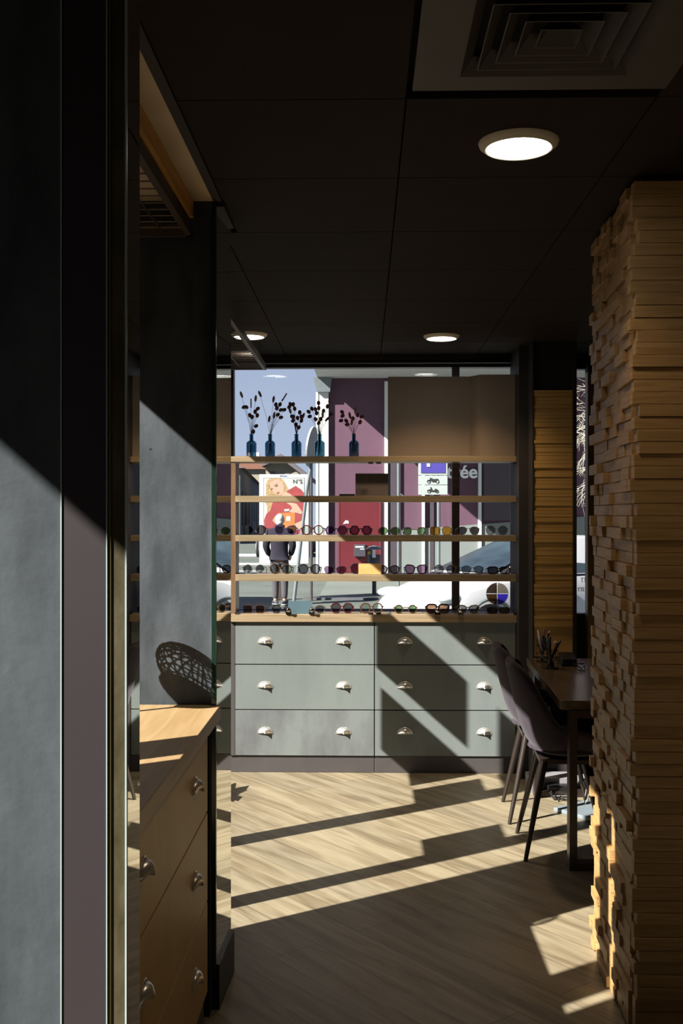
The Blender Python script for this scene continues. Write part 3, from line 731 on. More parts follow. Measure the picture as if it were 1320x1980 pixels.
# ------------------------------------------------------------------ chairs
def make_chair(label, loc, rz):
    t = thing('upholstered_chair', label, 'chair', loc, rz, 'dark velvet chairs along the desk')
    # shell: s runs along the centreline from seat front to back top, u across
    prof = [(.235, .452), (.20, .475), (.10, .470), (0, .462), (-.09, .462), (-.15, .485), (-.195, .545), (-.222, .63), (-.243, .72), (-.260, .80), (-.272, .862), (-.280, .888)]
    wid = [.19, .215, .228, .235, .238, .240, .238, .232, .222, .205, .17, .10]
    wrap = [.03, .07, .12, .155, .17, .165, .145, .118, .095, .070, .042, .015]
    sh_ = MB(); nu = 12
    for i, (px_, pz) in enumerate(prof):
        a = prof[max(i - 1, 0)]; b = prof[min(i + 1, len(prof) - 1)]
        tx, tz = b[0] - a[0], b[1] - a[1]; l = math.hypot(tx, tz); nx, nz = tz / l, -tx / l
        if nx < 0 and i > 4: nx, nz = -nx, -nz
        if i <= 4 and nz < 0: nx, nz = -nx, -nz
        for k in range(nu + 1):
            u = -1 + 2 * k / nu
            wv = wrap[i] * abs(u) ** 2.2
            yy = wid[i] * math.sin(u * 1.25) / math.sin(1.25)
            sh_.v.append((px_ + nx * wv, yy, pz + nz * wv))
    for i in range(len(prof) - 1):
        for k in range(nu):
            b = i * (nu + 1) + k; sh_.f.append((b, b + 1, b + nu + 2, b + nu + 1))
    o = sh_.build('seat_shell', M['velvet'], t, smooth=True)
    s = o.modifiers.new('solid', 'SOLIDIFY'); s.thickness = .045; s.offset = 0
    m_ = o.modifiers.new('sub', 'SUBSURF'); m_.levels = 2; m_.render_levels = 2
    cu = MB(); cu.lathe([(.02, .470), (.17, .470), (.195, .482), (.185, .500), (.10, .508), (.01, .509)], n=24).build('seat_cushion', M['velvet'], t, smooth=True)
    MB().box(-.15, .15, -.13, .13, .425, .445).build('seat_frame', M['legm'], t)
    for sx_ in (-1, 1):
        for sy_ in (-1, 1):
            MB().tube([(sx_ * .13, sy_ * .12, .435), (sx_ * .225, sy_ * .21, .0)], [.018, .0095], 12).build('leg', M['legm'], t, smooth=True)
    return t
make_chair('nearer dark velvet chair at the desk, its back overlapping the farther one', (.965, 5.01, 0), math.radians(-3))
make_chair('farther dark velvet chair at the desk, next to the drawers', (.97, 5.58, 0), math.radians(-3))

# ------------------------------------------------------------------ things on and under the desk
def pens(x, y, r, h, n, label, seed, wide=False):
    rnd = random.Random(seed)
    t = thing('pen_pot', label + ' pen pot', 'pen pot', (x, y, .7505))
    t['label'] = label
    m_ = MB(); nn = 20
    for ring in (.0, h * .5, h): m_.tube([(r * math.cos(2 * math.pi * k / nn), r * math.sin(2 * math.pi * k / nn), ring + .0015) for k in range(nn)], .0015, 5, closed=True)
    for k in range(nn): a = 2 * math.pi * k / nn; m_.tube([(r * math.cos(a), r * math.sin(a), .001), (r * math.cos(a), r * math.sin(a), h)], .0011, 4)
    m_.lathe([(.002, 0), (r, 0), (r, .003), (.002, .003)], n=20)
    m_.build('wire_pot', M['black'], t)
    cols = [(.02, .02, .02), (.35, .28, .02), (.02, .02, .12), (.12, .02, .08), (.02, .06, .03), (.3, .3, .3), (.02, .02, .02), (.08, .05, .03)]
    for k in range(n):
        a = rnd.uniform(0, 6.28); q = rnd.uniform(.2, .7) * r; tp = rnd.uniform(.9, 1.5) * r; l = rnd.uniform(.13, .17)
        p = thing('pen', 'pen', 'pen', (x, y, .755)); c = cols[k % len(cols)]
        b0_ = Vector((-q * math.cos(a), -q * math.sin(a), 0)); b1_ = Vector((tp * math.cos(a), tp * math.sin(a), l))
        mt = plain('pen_%d_%d' % (seed, k), c, .35)
        MB().tube([b0_, b0_.lerp(b1_, .06), b0_.lerp(b1_, .07), b1_], [.0015, .0035, .0042, .0042], 8).build('barrel', mt, p, smooth=True)
        MB().tube([b0_.lerp(b1_, .72), b0_.lerp(b1_, .725), b1_, b1_ + (b1_ - b0_).normalized() * .004], [.0042, .0052, .0050, .002], 8).build('cap', plain('pencap_%d_%d' % (seed, k), tuple(min(1, v * 1.6 + .01) for v in c), .35), p, smooth=True)
        p['label'] = 'one of the pens crowded in the ' + ('nearer' if seed == 3 else 'farther') + ' wire pen pot on the desk'; p['group'] = 'pens in the ' + ('nearer' if seed == 3 else 'farther') + ' pen pot'
px_, py_ = onY(1064, 0, 5.68)[0], 5.68
pens(px_, py_, .040, .095, 14, 'nearer black wire pot of pens on the desk', 3)
pens(onY(1048, 0, 5.93)[0], 5.93, .034, .09, 8, 'farther black wire pot of pens, beside the slat pillar', 4)
fx = onY(1073, 0, 5.72)[0]
tag(MB().ell((fx, 5.72, .875), (.010, .004, .018), 12, 8).tube([(fx - .002, 5.72, .80), (fx, 5.72, .862)], .003, 6).build('white_spatula', M['white'], org=(fx, 5.72, .80), smooth=True), 'white rounded plastic stick standing among the pens', 'stick')
tx = onY(1096, 0, 5.8)[0]
tb = thing('card_terminal', 'low black card terminal with a small orange light on the desk', 'card terminal', (tx, 5.8, .7505))
MB().hexa([(-.04, -.06, 0), (.045, -.06, 0), (.045, .06, 0), (-.04, .06, 0), (-.036, -.055, .040), (.041, -.055, .040), (.041, .06, .065), (-.036, .06, .065)]).build('terminal_body', M['blackp'], tb, bev=.004)
MB().box(.020, .026, -.0605, -.058, .016, .021).build('indicator_light', plain('orange_dot', (.6, .12, .02), .5), tb)
def tangle(cx_, cy_, cz_, sx_, sy_, sz_, n, mat, r, label, name='cable', seed=1):
    rnd = random.Random(seed); pts = []
    for k in range(n): pts.append(Vector((cx_ + rnd.uniform(-sx_, sx_), cy_ + rnd.uniform(-sy_, sy_), cz_ + r + rnd.uniform(0, sz_))))
    sm = []
    for i in range(len(pts) - 1):
        p0, p1, p2, p3 = pts[max(i - 1, 0)], pts[i], pts[i + 1], pts[min(i + 2, len(pts) - 1)]
        for q in range(8):
            t = q / 8; sm.append(.5 * ((2 * p1) + (p2 - p0) * t + (2 * p0 - 5 * p1 + 4 * p2 - p3) * t * t + (3 * p1 - p0 - 3 * p2 + p3) * t ** 3))
    for v in sm: v.z = max(v.z, cz_ + r)
    return tag(MB().tube(sm, r, 6).build(name, mat, org=(cx_, cy_, cz_), smooth=True), label, 'cable')
tangle(onY(1122, 0, 5.6)[0] + .0, 5.62, .7505, .03, .05, .03, 12, M['black'], .0025, 'black cable curled on the desk beside the terminal', seed=5)
tangle(1.22, 5.72, .0, .06, .08, .20, 15, plain('cable_white', (.18, .16, .15), .5), .0028, 'white cables tangled under the desk by the column', seed=9)
tangle(1.10, 5.84, .0, .08, .05, .04, 14, M['black'], .003, 'black cables lying in a tangle under the desk', seed=12)
tb2 = MB().hexa([(1.00, 5.62, .001), (1.16, 5.42, .001), (1.42, 5.58, .001), (1.24, 5.80, .001), (1.00, 5.62, .022), (1.16, 5.42, .022), (1.42, 5.58, .022), (1.24, 5.80, .022)])
tag(tb2.build('flat_white_box', plain('pale_box', (.16, .19, .21), .5), org=(1.2, 5.6, 0), bev=.003), 'flat pale box lying on the floor under the desk', 'box')
tag(MB().box(1.02, 1.14, 5.905, 5.972, .0, .06).build('power_adapter', M['blackp'], org=(1.15, 5.9, 0), bev=.005), 'black power adapter on the floor against the pillar base', 'power adapter')

# ------------------------------------------------------------------ alcove basket, far bay plant, window posters
bx, by, bz = -.765, 3.20, .9705
bk_ = thing('wicker_basket', 'wicker ball on a footed bowl, standing on the alcove worktop by the facade window', 'basket', (bx, by, bz))
wb = MB(); R_ = .078
for k in range(12):
    a = math.pi * k / 12
    wb.tube([(R_ * math.cos(t_) * math.cos(a), R_ * math.cos(t_) * math.sin(a), .115 + R_ * math.sin(t_)) for t_ in [2 * math.pi * q / 24 for q in range(24)]], .0022, 5, closed=True)
for k in range(1, 10):
    zz = -1 + .2 * k; rr_ = R_ * math.sqrt(1 - zz * zz)
    wb.tube([(rr_ * math.cos(2 * math.pi * q / 20), rr_ * math.sin(2 * math.pi * q / 20), .115 + R_ * zz) for q in range(20)], .0022, 5, closed=True)
wb.v = [(a, b, c + .165) for a, b, c in wb.v]
wb.build('woven_ball', M['wicker'], bk_)
MB().lathe([(.06, .0), (.05, .01), (.010, .02), (.010, .16), (.03, .168), (.074, .215), (.072, .218), (.03, .175)], n=24).build('pedestal_bowl', M['wicker'], bk_, smooth=True)
def potted(x, y, label):
    t = thing('potted_plant', label, 'plant', (x, y, 0))
    MB().lathe([(.05, 0), (.085, 0), (.11, .18), (.10, .18), (.095, .16), (.01, .16)], n=20).build('pot', M['pot'], t, smooth=True)
    rnd = random.Random(3)
    for k in range(16):
        a = rnd.uniform(0, 6.28); ln = rnd.uniform(.12, .26); zz = .17 + rnd.uniform(0, .12); m_ = MB()
        d = Vector((math.cos(a) * .45, math.sin(a), .15)); n_ = Vector((-math.sin(a), math.cos(a), 0)); b = Vector((0, 0, zz))
        m_.v = [tuple(b), tuple(b + d * ln * .5 + n_ * .045), tuple(b + d * ln), tuple(b + d * ln * .5 - n_ * .045), tuple(b + d * ln * .5 + Vector((0, 0, .012)))]
        m_.f = [(0, 1, 4), (1, 2, 4), (2, 3, 4), (3, 0, 4)]
        o = m_.build('leaf', M['leaf'], t); s = o.modifiers.new('s', 'SOLIDIFY'); s.thickness = .001
    MB().tube([(0, 0, .15), (.01, 0, .30)], .006, 6).build('stem', M['stem'], t)
potted(-1.07, 5.72, 'potted plant standing by the left facade, casting a leafy shadow on the floor')
def poster(y0, y1, s0, s1, label):
    tag(MB().box(FX + .006, FX + .010, y0, y1, s0 + 1.0535, s1 + 1.0535).build('hanging_panel', M['white'], org=(FX + .008, (y0 + y1) / 2, s0 + 1.0535)), label, 'panel', 'display panels hung in the left facade window')
poster(5.203, 5.575, .708, 1.11, 'upper display panel in the facade window, farthest of the row')
poster(4.77, 5.08, .708, 1.113, 'upper display panel in the facade window, beside the second post')
poster(5.15, 5.556, .233, .608, 'lower display panel in the facade window, farthest of the row')
poster(4.77, 5.05, .24, .61, 'lower display panel in the facade window, beside the second post')
poster(3.903, 4.13, .24, .61, 'lower display panel in the facade window, nearest of the row')

# ------------------------------------------------------------------ street outside
G = -.15
def at(px, py, Y): return onY(px, py, Y)
gr = MB().box(-90, 90, WY + .12, 140, G - .1, G).box(-90, FX - .05, -60, WY + .12, G - .1, G)
struct(gr.build('ground', M['asphalt']), 'grey asphalt street')
struct(MB().box(-.95, 30, 21.2, 29, G, G + .012).build('pavement', M['pave']), 'pale pavement in front of the purple building')
struct(MB().box(-1.25, 30, 21.1, 21.2, G, G + .045).build('kerb', plain('dark_kerb', (.10, .10, .11), .8)), 'dark kerb stones')
mk = MB()
for (ya, yb, xa, xb) in ((42.5, 45, -8, -3.4), (35.5, 36.6, -6.5, -2.2), (31.5, 31.8, -7, -3)): mk.box(xa, xb, ya, yb, G, G + .008)
struct(mk.build('road_marking', M['white']), 'white road markings')

BY = 29.0
pb_ = thing('purple_building', 'purple rendered building with white pilasters and a deep canopy across the street', 'building', (3, 29.5, G))
xl = at(635, 0, BY)[0]; xg = at(750, 0, BY)[0]
MB().box(xl, 16, BY, BY + 6, G, 8.5).build('purple_wall', M['purple'], pb_, world=True)
MB().box(at(617, 0, BY)[0], xl, BY - .12, BY + .5, G, 5.1).build('pilaster', M['white_out'], pb_, world=True)
MB().hexa([(-1.30, 28.75, 4.9), (-.95, 28.75, 4.9), (-.95, 29.3, 4.9), (-1.30, 29.3, 4.9), (-1.42, 28.7, 5.3), (-.9, 28.7, 5.3), (-.9, 29.4, 5.3), (-1.42, 29.4, 5.3)]).build('cornice_bracket', M['postgrey'], pb_, world=True)
MB().box(-1.30, 16, 25.3, 29.2, 5.3, 5.7).build('canopy', plain('canopy_grey', (.45, .45, .46), .8), pb_, world=True)
for (pa_, pz_) in ((743, 749.5), (815.5, 821), (924.5, 930.5)):
    MB().box(at(pa_, 0, BY - .1)[0], at(pz_, 0, BY - .1)[0], BY - .12, BY - .002, G, 5.2).build('white_column', M['white_out'], pb_, world=True)
MB().hexa([(xg, BY - .05, G), (6, BY - .05, G), (6, BY - .001, G), (xg, BY - .001, G), (xg, BY - .05, 1.10), (6, BY - .05, 1.5), (6, BY - .001, 1.5), (xg, BY - .001, 1.10)]).build('grey_wall_base', M['greywall'], pb_, world=True)
dkp = plain('dark_purple_frame', (.055, .04, .05), .6)
for (a, b) in ((750, 774), (831, 838.5), (935, 1010)):
    MB().box(at(a, 0, BY - .06)[0], at(b, 0, BY - .06)[0], BY - .07, BY - .051, G if a != 935 else 1.4, 5.2).build('dark_panel', dkp, pb_, world=True)
MB().tube([(at(614, 0, BY)[0], BY - .1, G), (at(614, 0, BY)[0], BY - .1, 4.9)], .045, 10).build('downpipe', plain('pale_pipe', (.6, .63, .64), .5), pb_, world=True)
text_mesh('wall_lettering', 'entrée', .50, M['white'], pb_, Vector((at(875.5, 0, BY - .08)[0], BY - .085, at(0, 914, BY - .08)[2])) - pb_.location, (math.pi / 2, 0, 0), .01, .012)
# red door with mailbox
rd = MB().box(at(655, 0, BY)[0], at(735, 0, BY)[0], BY - .05, BY - .003, G + .02, at(0, 968, BY)[2]).build('red_door', M['red'], pb_, world=True, bev=.01)
MB().box(at(733, 0, BY)[0], at(736, 0, BY)[0], BY - .06, BY - .04, G + .02, at(0, 968, BY)[2]).box(at(654, 0, BY)[0], at(656.5, 0, BY)[0], BY - .06, BY - .04, G + .02, at(0, 968, BY)[2]).build('door_frame', plain('dark_red_frame', (.12, .015, .02), .6), pb_, world=True)
q = [(663, 1013), (667, 1007), (669, 1005.5), (670, 1008), (672, 1006), (674, 1009), (673.5, 1012.5), (670, 1011.5), (668, 1012), (666.5, 1012.5)]
MB().prism([(at(a, 0, BY - .06)[0], at(0, b, BY - .06)[2]) for a, b in q], 'y', BY - .056, BY - .051).build('painted_scribble', M['white'], pb_, world=True)
mb_ = thing('mailbox', 'small grey mailbox with white stickers on the red door', 'mailbox', at(695, 1075, BY - .1))
MB().box(at(684.5, 0, BY)[0], at(706.5, 0, BY)[0], BY - .2, BY - .052, at(0, 1075, BY)[2], at(0, 1052, BY)[2]).build('mailbox_body', plain('mailbox_grey', (.045, .045, .055), .5), mb_, world=True, bev=.01)
MB().box(at(687, 0, BY)[0], at(702.5, 0, BY)[0], BY - .205, BY - .2, at(0, 1058, BY)[2], at(0, 1055, BY)[2]).box(at(696, 0, BY)[0], at(704, 0, BY)[0], BY - .205, BY - .2, at(0, 1061.5, BY)[2], at(0, 1060, BY)[2]).build('sticker', M['white'], mb_, world=True)

# litter bin
lb_ = thing('litter_bin', 'dark grey street litter bin with a domed lid in front of the red door', 'litter bin', (.2, 22.4, G))
MB().lathe([(.13, .30), (.135, .32), (.135, .86), (.12, .86)], n=20).tube([(0, 0, 0), (0, 0, .9)], .045, 10).build('bin_body', plain('bin_grey', (.035, .04, .055), .5), lb_, smooth=True)
MB().lathe([(.17, .97), (.165, .99), (.10, 1.03), (.01, 1.05)], n=20).build('bin_lid', M['postgrey'], lb_, smooth=True)
MB().box(-.04, .03, -.15, -.136, .80, .97).build('white_label', M['white'], lb_)
MB().ell((-.10, -.02, .89), (.04, .04, .05), 8, 6).build('rubbish', plain('yellow_litter', (.7, .5, .15), .7), lb_, smooth=True)

# street posts and signs
tag(MB().tube([(at(601.7, 0, 21)[0], 21, G), (at(601.7, 0, 21)[0], 21, 2.95)], .028, 10).build('street_post', plain('dark_post', (.06, .05, .055), .5), org=(at(601.7, 0, 21)[0], 21, G)), 'thin dark street post right of the advertising panel', 'post')
ls = thing('leaning_sign', 'grey traffic sign seen edge-on, leaning in front of the advertising panel', 'street sign', (at(568, 0, 20.7)[0], 20.7, G))
a, b, c = at(568, 1163, 20.7), at(594, 940, 20.7), at(604, 885, 20.7)
MB().tube([(a[0], 20.7, G), (b[0], 20.7, b[2]), (c[0], 20.7, c[2])], [.035, .032, .028], 8).build('leaning_pole', M['postgrey'], ls, world=True)
c2 = at(602, 862, 20.7)
dm = MB(); rot = Matrix.Rotation(math.radians(8), 3, 'Y') @ Matrix.Rotation(math.radians(75), 3, 'Z')
bb = len(dm.v); nn = 28
for sgn in (-.02, .02):
    for k in range(nn):
        v = rot @ Vector((.30 * math.cos(2 * math.pi * k / nn), sgn, .40 * math.sin(2 * math.pi * k / nn))); dm.v.append((c2[0] + v.x, 20.66 + v.y, c2[2] + v.z - .02))
dm.f = [tuple(range(nn))[::-1], tuple(range(nn, 2 * nn))] + [(k, (k + 1) % nn, nn + (k + 1) % nn, nn + k) for k in range(nn)]
dm.build('sign_disc', plain('sign_back_grey', (.25, .26, .27), .5), ls, world=True)

sp = thing('parking_sign', 'blue parking sign with two white plates showing a motorcycle and a moped', 'street sign', (at(836, 0, 18)[0], 18, G))
SX = lambda p: at(p, 0, 18)[0]
SZ = lambda p: at(0, p, 18)[2]
MB().tube([(SX(848), 18.05, G), (SX(848), 18.05, SZ(858))], .03, 10).build('pole', M['postgrey'], sp, world=True)
MB().box(SX(808.5), SX(865), 18, 18.01, SZ(919.5), SZ(862)).build('blue_plate_rim', M['signwhite'], sp, world=True, bev=.02)
bpl = MB().box(SX(813.5), SX(860.5), 17.99, 18, SZ(915), SZ(867)).build('blue_plate', M['signblue'], sp, world=True)
o = text_mesh('letter', 'P', .40, M['signwhite'], sp, Vector((SX(834), 17.985, SZ(889))) - sp.location, (math.pi / 2, 0, 0), .002, .01)
def plate(y0, y1): return MB().box(SX(808.5), SX(865), 17.99, 18, SZ(y1), SZ(y0)).build('white_plate', M['signwhite'], sp, world=True, bev=.015)
plate(920.5, 938); plate(938.8, 957)
def wheel_icon(mb, px, py, rpx):
    cx_, cz_ = SX(px), SZ(py); r_ = rpx * 18 / 2040
    mb.tube([(cx_ + r_ * math.cos(2 * math.pi * k / 16), 17.986, cz_ + r_ * math.sin(2 * math.pi * k / 16)) for k in range(16)], .0055, 5, closed=True)
ic = MB(); wheel_icon(ic, 828.5, 931.6, 3); wheel_icon(ic, 845, 931.6, 3)
ic.prism([(SX(p), SZ(q_)) for p, q_ in ((828, 931.5), (831, 926.5), (830, 924.5), (834, 925), (838, 927), (846, 926.2), (847.5, 928), (842, 930), (841, 932.5), (835, 932.5), (833, 929.5))], 'y', 17.982, 17.989)
ic.build('motorcycle_symbol', M['ink'], sp, world=True)
ic = MB(); wheel_icon(ic, 829, 950.3, 3); wheel_icon(ic, 844, 950.3, 3)
ic.prism([(SX(p), SZ(q_)) for p, q_ in ((828.5, 950), (832, 945), (831, 942.8), (833, 942.3), (835.5, 947.5), (838.5, 949), (840, 946), (843.5, 945.5), (846, 948), (844, 951), (836.5, 951.5))], 'y', 17.982, 17.989)
ic.build('moped_symbol', M['ink'], sp, world=True)
pl = thing('lamp_post', 'slender grey lamp post between the red door and the parking sign', 'lamp post', (at(770, 0, 24)[0], 24, G))
MB().tube([(0, 0, 0), (0, 0, 2.9)], .03, 10).build('pole', M['postgrey'], pl)
MB().tube([(0, 0, 2.2), (.08, 0, 2.15), (.15, 0, 2.1)], .015, 6).build('bracket', M['postgrey'], pl)

# round window sticker
st_ = thing('window_sticker', 'round sticker of four small pictures low on the shop window', 'sticker', at(961, 1148, WY - .012))
for i, (c1_, q0) in enumerate((((.50, .46, .40), 0), ((.22, .18, .15), 1), ((.30, .20, .13), 2), ((.25, .20, .75), 3))):
    m_ = MB(); pts = [(.0015 * (1 if q0 in (0, 3) else -1), .0015 * (1 if q0 in (0, 1) else -1))]
    for k in range(9): a = math.pi / 2 * (q0 + .02 + .96 * k / 8); pts.append((.068 * math.cos(a), .068 * math.sin(a)))
    m_.prism(pts, 'y', 0, .001).build('picture', glass('sticker_film_%d' % i, c1_, .02, .3), st_)
MB().tube([(.0695 * math.cos(2 * math.pi * k / 32), .0005, .0695 * math.sin(2 * math.pi * k / 32)) for k in range(32)], .0012, 5, closed=True).build('sticker_rim', M['white'], st_)

# unseen building added on the left to keep the sky off the facade
lb = thing('sky_blocker_building', 'plain brown unseen building added on the left to block sky light from the facade windows', 'building', (-10, 0, G))
MB().box(-14, -9, -25, 17, G, 6.3).build('wall', plain('sky_blocker_wall', (.10, .075, .055), .9, vary=.2, scale=.5), lb, world=True)
wi = MB()
for k in range(10):
    MB().box(-9.0, -8.96, -22 + 4 * k, -20.6 + 4 * k, .9, 2.6).build('window', M['ink'], lb, world=True)
    MB().box(-9.0, -8.96, -22 + 4 * k, -20.6 + 4 * k, 3.7, 5.2).build('window', M['ink'], lb, world=True)

# ------------------------------------------------------------------ advertising panel
AY = 21.0
ad = thing('advertising_panel', 'white street advertising panel showing a blonde woman in red', 'advertising panel', (at(549, 0, AY)[0], AY, G))
PX = lambda p: at(p, 0, AY)[0]
PZ = lambda p: at(0, p, AY)[2]
MB().box(PX(501), PX(597), AY, AY + .22, PZ(1090), PZ(917.5)).build('panel_case', M['white_out'], ad, world=True, bev=.015)
MB().box(PX(533), PX(547), AY + .05, AY + .15, G, PZ(1090)).build('panel_foot', M['darkm'], ad, world=True)
MB().box(PX(509.3), PX(588.6), AY - .004, AY, PZ(1041), PZ(924.3)).build('poster_border', M['ink'], ad, world=True)
MB().box(PX(510), PX(588), AY - .006, AY - .004, PZ(1040.5), PZ(925)).build('poster_sheet', M['p_white'], ad, world=True)
def cut(name, pts, mat, lay):                # printed shapes of the poster, points read in a 9.43x crop of the photo
    y = AY - .006 - .0012 * lay
    MB().prism([(PX(480 + a / 9.43), PZ(900 + b / 9.43)) for a, b in pts], 'y', y - .001, y).build(name, mat, ad, world=True)
cut('printed_hair', [(330, 560), (320, 500), (325, 420), (320, 350), (350, 280), (400, 238), (590, 238), (640, 270), (680, 340), (710, 400), (740, 440), (720, 500), (640, 540), (600, 560), (480, 700), (400, 860), (345, 850), (340, 740), (310, 660)], M['terra_hair'], 1)
cut('printed_sweater', [(860, 375), (960, 440), (1010, 500), (1018, 800), (1000, 1000), (1010, 1240), (560, 1280), (300, 1230), (285, 1000), (330, 880), (400, 820), (430, 720), (470, 620), (600, 560), (720, 460)], M['p_red'], 2)
cut('printed_neck', [(640, 470), (700, 490), (760, 520), (800, 550), (700, 600), (600, 570)], M['p_skin'], 3)
cut('printed_face', [(370, 320), (400, 275), (480, 255), (560, 262), (620, 320), (655, 400), (650, 470), (620, 530), (580, 552), (520, 535), (450, 480), (400, 400)], M['p_skin'], 4)
cut('printed_fringe', [(350, 380), (335, 320), (380, 250), (500, 240), (470, 262), (400, 300), (375, 360), (420, 470), (470, 540), (400, 520)], M['terra_hair'], 5)
cut('printed_eye', [(485, 385), (515, 362), (545, 362), (530, 385), (505, 395)], M['p_dark'], 5)
cut('printed_eye', [(405, 440), (425, 420), (450, 418), (440, 438), (420, 446)], M['p_dark'], 5)
cut('printed_eyebrow', [(470, 372), (510, 338), (535, 336), (512, 350), (475, 382)], M['p_dark'], 5)
cut('printed_mouth', [(512, 512), (535, 492), (568, 482), (562, 508), (530, 528)], M['p_red'], 5)
cut('printed_bottle', [(540, 870), (850, 850), (850, 1030), (870, 1180), (620, 1200), (500, 1060)], M['p_orange'], 4)
cut('printed_hand', [(690, 680), (800, 680), (880, 700), (960, 810), (990, 860), (960, 890), (870, 860), (800, 860), (740, 840), (800, 780), (770, 730)], M['p_skin'], 5)
cut('printed_hand', [(490, 920), (600, 880), (640, 960), (600, 1060), (480, 1050), (440, 1000)], M['p_skin'], 5)
cut('printed_hand', [(850, 1060), (980, 1000), (1000, 1120), (900, 1180), (860, 1150)], M['p_skin'], 5)
cut('printed_label', [(690, 925), (768, 922), (765, 1010), (690, 1012)], M['p_white'], 5)
cut('printed_stopper', [(650, 800), (750, 790), (745, 830), (660, 840)], M['p_white'], 6)
text_mesh('poster_lettering', 'N°5', .115, M['ink'], ad, Vector((PX(575), AY - .016, PZ(931.5))) - ad.location, (math.pi / 2, 0, 0), .001)
text_mesh('maker_name', 'JCDecaux', .036, M['signblue'], ad, Vector((PX(548), AY - .003, PZ(920.8))) - ad.location, (math.pi / 2, 0, 0), .001, .0008)

# ------------------------------------------------------------------ man with his back to the shop
def skin_body(name, mat, verts, edges, rad, parent, sub=2, root=0):
    me = bpy.data.meshes.new(name); me.from_pydata(verts, edges, [])
    o = bpy.data.objects.new(name, me); C.objects.link(o)
    m_ = o.modifiers.new('skin', 'SKIN'); m_.use_smooth_shade = True
    for i, r_ in enumerate(rad):
        me.skin_vertices[0].data[i].radius = (r_, r_) if not isinstance(r_, tuple) else r_
        me.skin_vertices[0].data[i].use_root = (i == root)
    s = o.modifiers.new('sub', 'SUBSURF'); s.levels = sub; s.render_levels = sub
    bpy.context.view_layer.update()
    dg = bpy.context.evaluated_depsgraph_get()
    me2 = bpy.data.meshes.new_from_object(o.evaluated_get(dg)); me2.name = name
    o.modifiers.clear(); o.data = me2; me2.materials.clear(); me2.materials.append(mat)
    for p in me2.polygons: p.use_smooth = True
    o.parent = parent
    return o
man = thing('person', 'white-haired person in a navy jacket and grey trousers, back turned, hands in pockets', 'person', (at(540, 0, 19.9)[0], 19.9, G), math.radians(-4))
# body (skin): +Y is the direction the man faces
bv = [(0, 0, .88), (0, .0, 1.05), (0, .02, 1.30), (0, .03, 1.43), (0, .055, 1.52), (0, .07, 1.60),
      (-.17, .02, 1.36), (-.235, .0, 1.12), (-.19, .10, .90), (-.175, .14, .84),
      (.17, .02, 1.36), (.235, .0, 1.12), (.19, .10, .90), (.175, .14, .84),
      (-.085, 0, .82), (-.075, .03, .46), (-.07, -.04, .09), (-.085, .09, .04),
      (.085, 0, .82), (.095, .0, .46), (.105, -.06, .09), (.12, .06, .04)]
be = [(0, 1), (1, 2), (2, 3), (3, 4), (4, 5), (2, 6), (6, 7), (7, 8), (8, 9), (2, 10), (10, 11), (11, 12), (12, 13), (0, 14), (14, 15), (15, 16), (16, 17), (0, 18), (18, 19), (19, 20), (20, 21)]
brd = [.12, .12, .13, .06, .055, .05, .055, .045, .032, .025, .055, .045, .032, .025, .08, .055, .036, .03, .08, .055, .036, .03]
skin_body('body', M['skin'], bv, be, brd, man)
hd = MB().ell((0, .065, 1.60), (.076, .096, .112), 18, 14)
hd.ell((-.078, .06, 1.595), (.010, .018, .030), 8, 6).ell((.078, .06, 1.595), (.010, .018, .030), 8, 6).ell((0, .165, 1.59), (.012, .020, .022), 8, 6)
hd.build('head', M['skin'], man, smooth=True)
MB().ell((-.032, .150, 1.615), (.013, .010, .008), 8, 6).ell((.032, .150, 1.615), (.013, .010, .008), 8, 6).build('eye', M['white'], man, smooth=True)
MB().ell((0, .153, 1.545), (.024, .010, .006), 8, 6).build('mouth', plain('lips', (.45, .18, .15), .5), man, smooth=True)
MB().ell((0, .042, 1.622), (.087, .098, .105), 18, 12).ell((0, -.005, 1.56), (.070, .055, .060), 12, 8).build('hair', M['hair'], man, smooth=True)
jv = [(0, .0, .86), (0, .0, 1.02), (0, .0, 1.22), (0, .02, 1.36), (0, .03, 1.47), (-.19, .015, 1.37), (-.262, -.02, 1.12), (-.20, .08, .93), (.19, .015, 1.37), (.262, -.02, 1.12), (.20, .08, .93)]
je = [(0, 1), (1, 2), (2, 3), (3, 4), (3, 5), (5, 6), (6, 7), (3, 8), (8, 9), (9, 10)]
jr = [(.185, .15), (.18, .145), (.20, .15), (.17, .13), .085, .095, .075, .055, .095, .075, .055]
skin_body('jacket', M['navy'], jv, je, jr, man, root=1)
MB().lathe([(.075, 1.44), (.095, 1.45), (.10, 1.49), (.085, 1.515), (.07, 1.50)], c=(0, .03, 0), n=20).build('collar', M['navy'], man, smooth=True)
tv = [(0, 0, .90), (-.09, 0, .80), (-.08, .02, .47), (-.07, -.03, .10), (.09, 0, .80), (.10, .0, .47), (.105, -.05, .10)]
te = [(0, 1), (1, 2), (2, 3), (0, 4), (4, 5), (5, 6)]
skin_body('trousers', M['trousers'], tv, te, [.13, .105, .078, .058, .105, .078, .058], man)
for (sx_, fy, rz_) in ((-.085, .02, .5), (.12, -.01, -.5)):
    ro = Matrix.Rotation(rz_, 3, 'Z')
    MB().ell((sx_, fy, .052), (.048, .125, .05), 14, 8, ro).build('shoe', M['shoe'], man, smooth=True)
    MB().ell((sx_, fy, .018), (.052, .13, .018), 14, 6, ro).build('shoe_sole', M['white'], man, smooth=True)

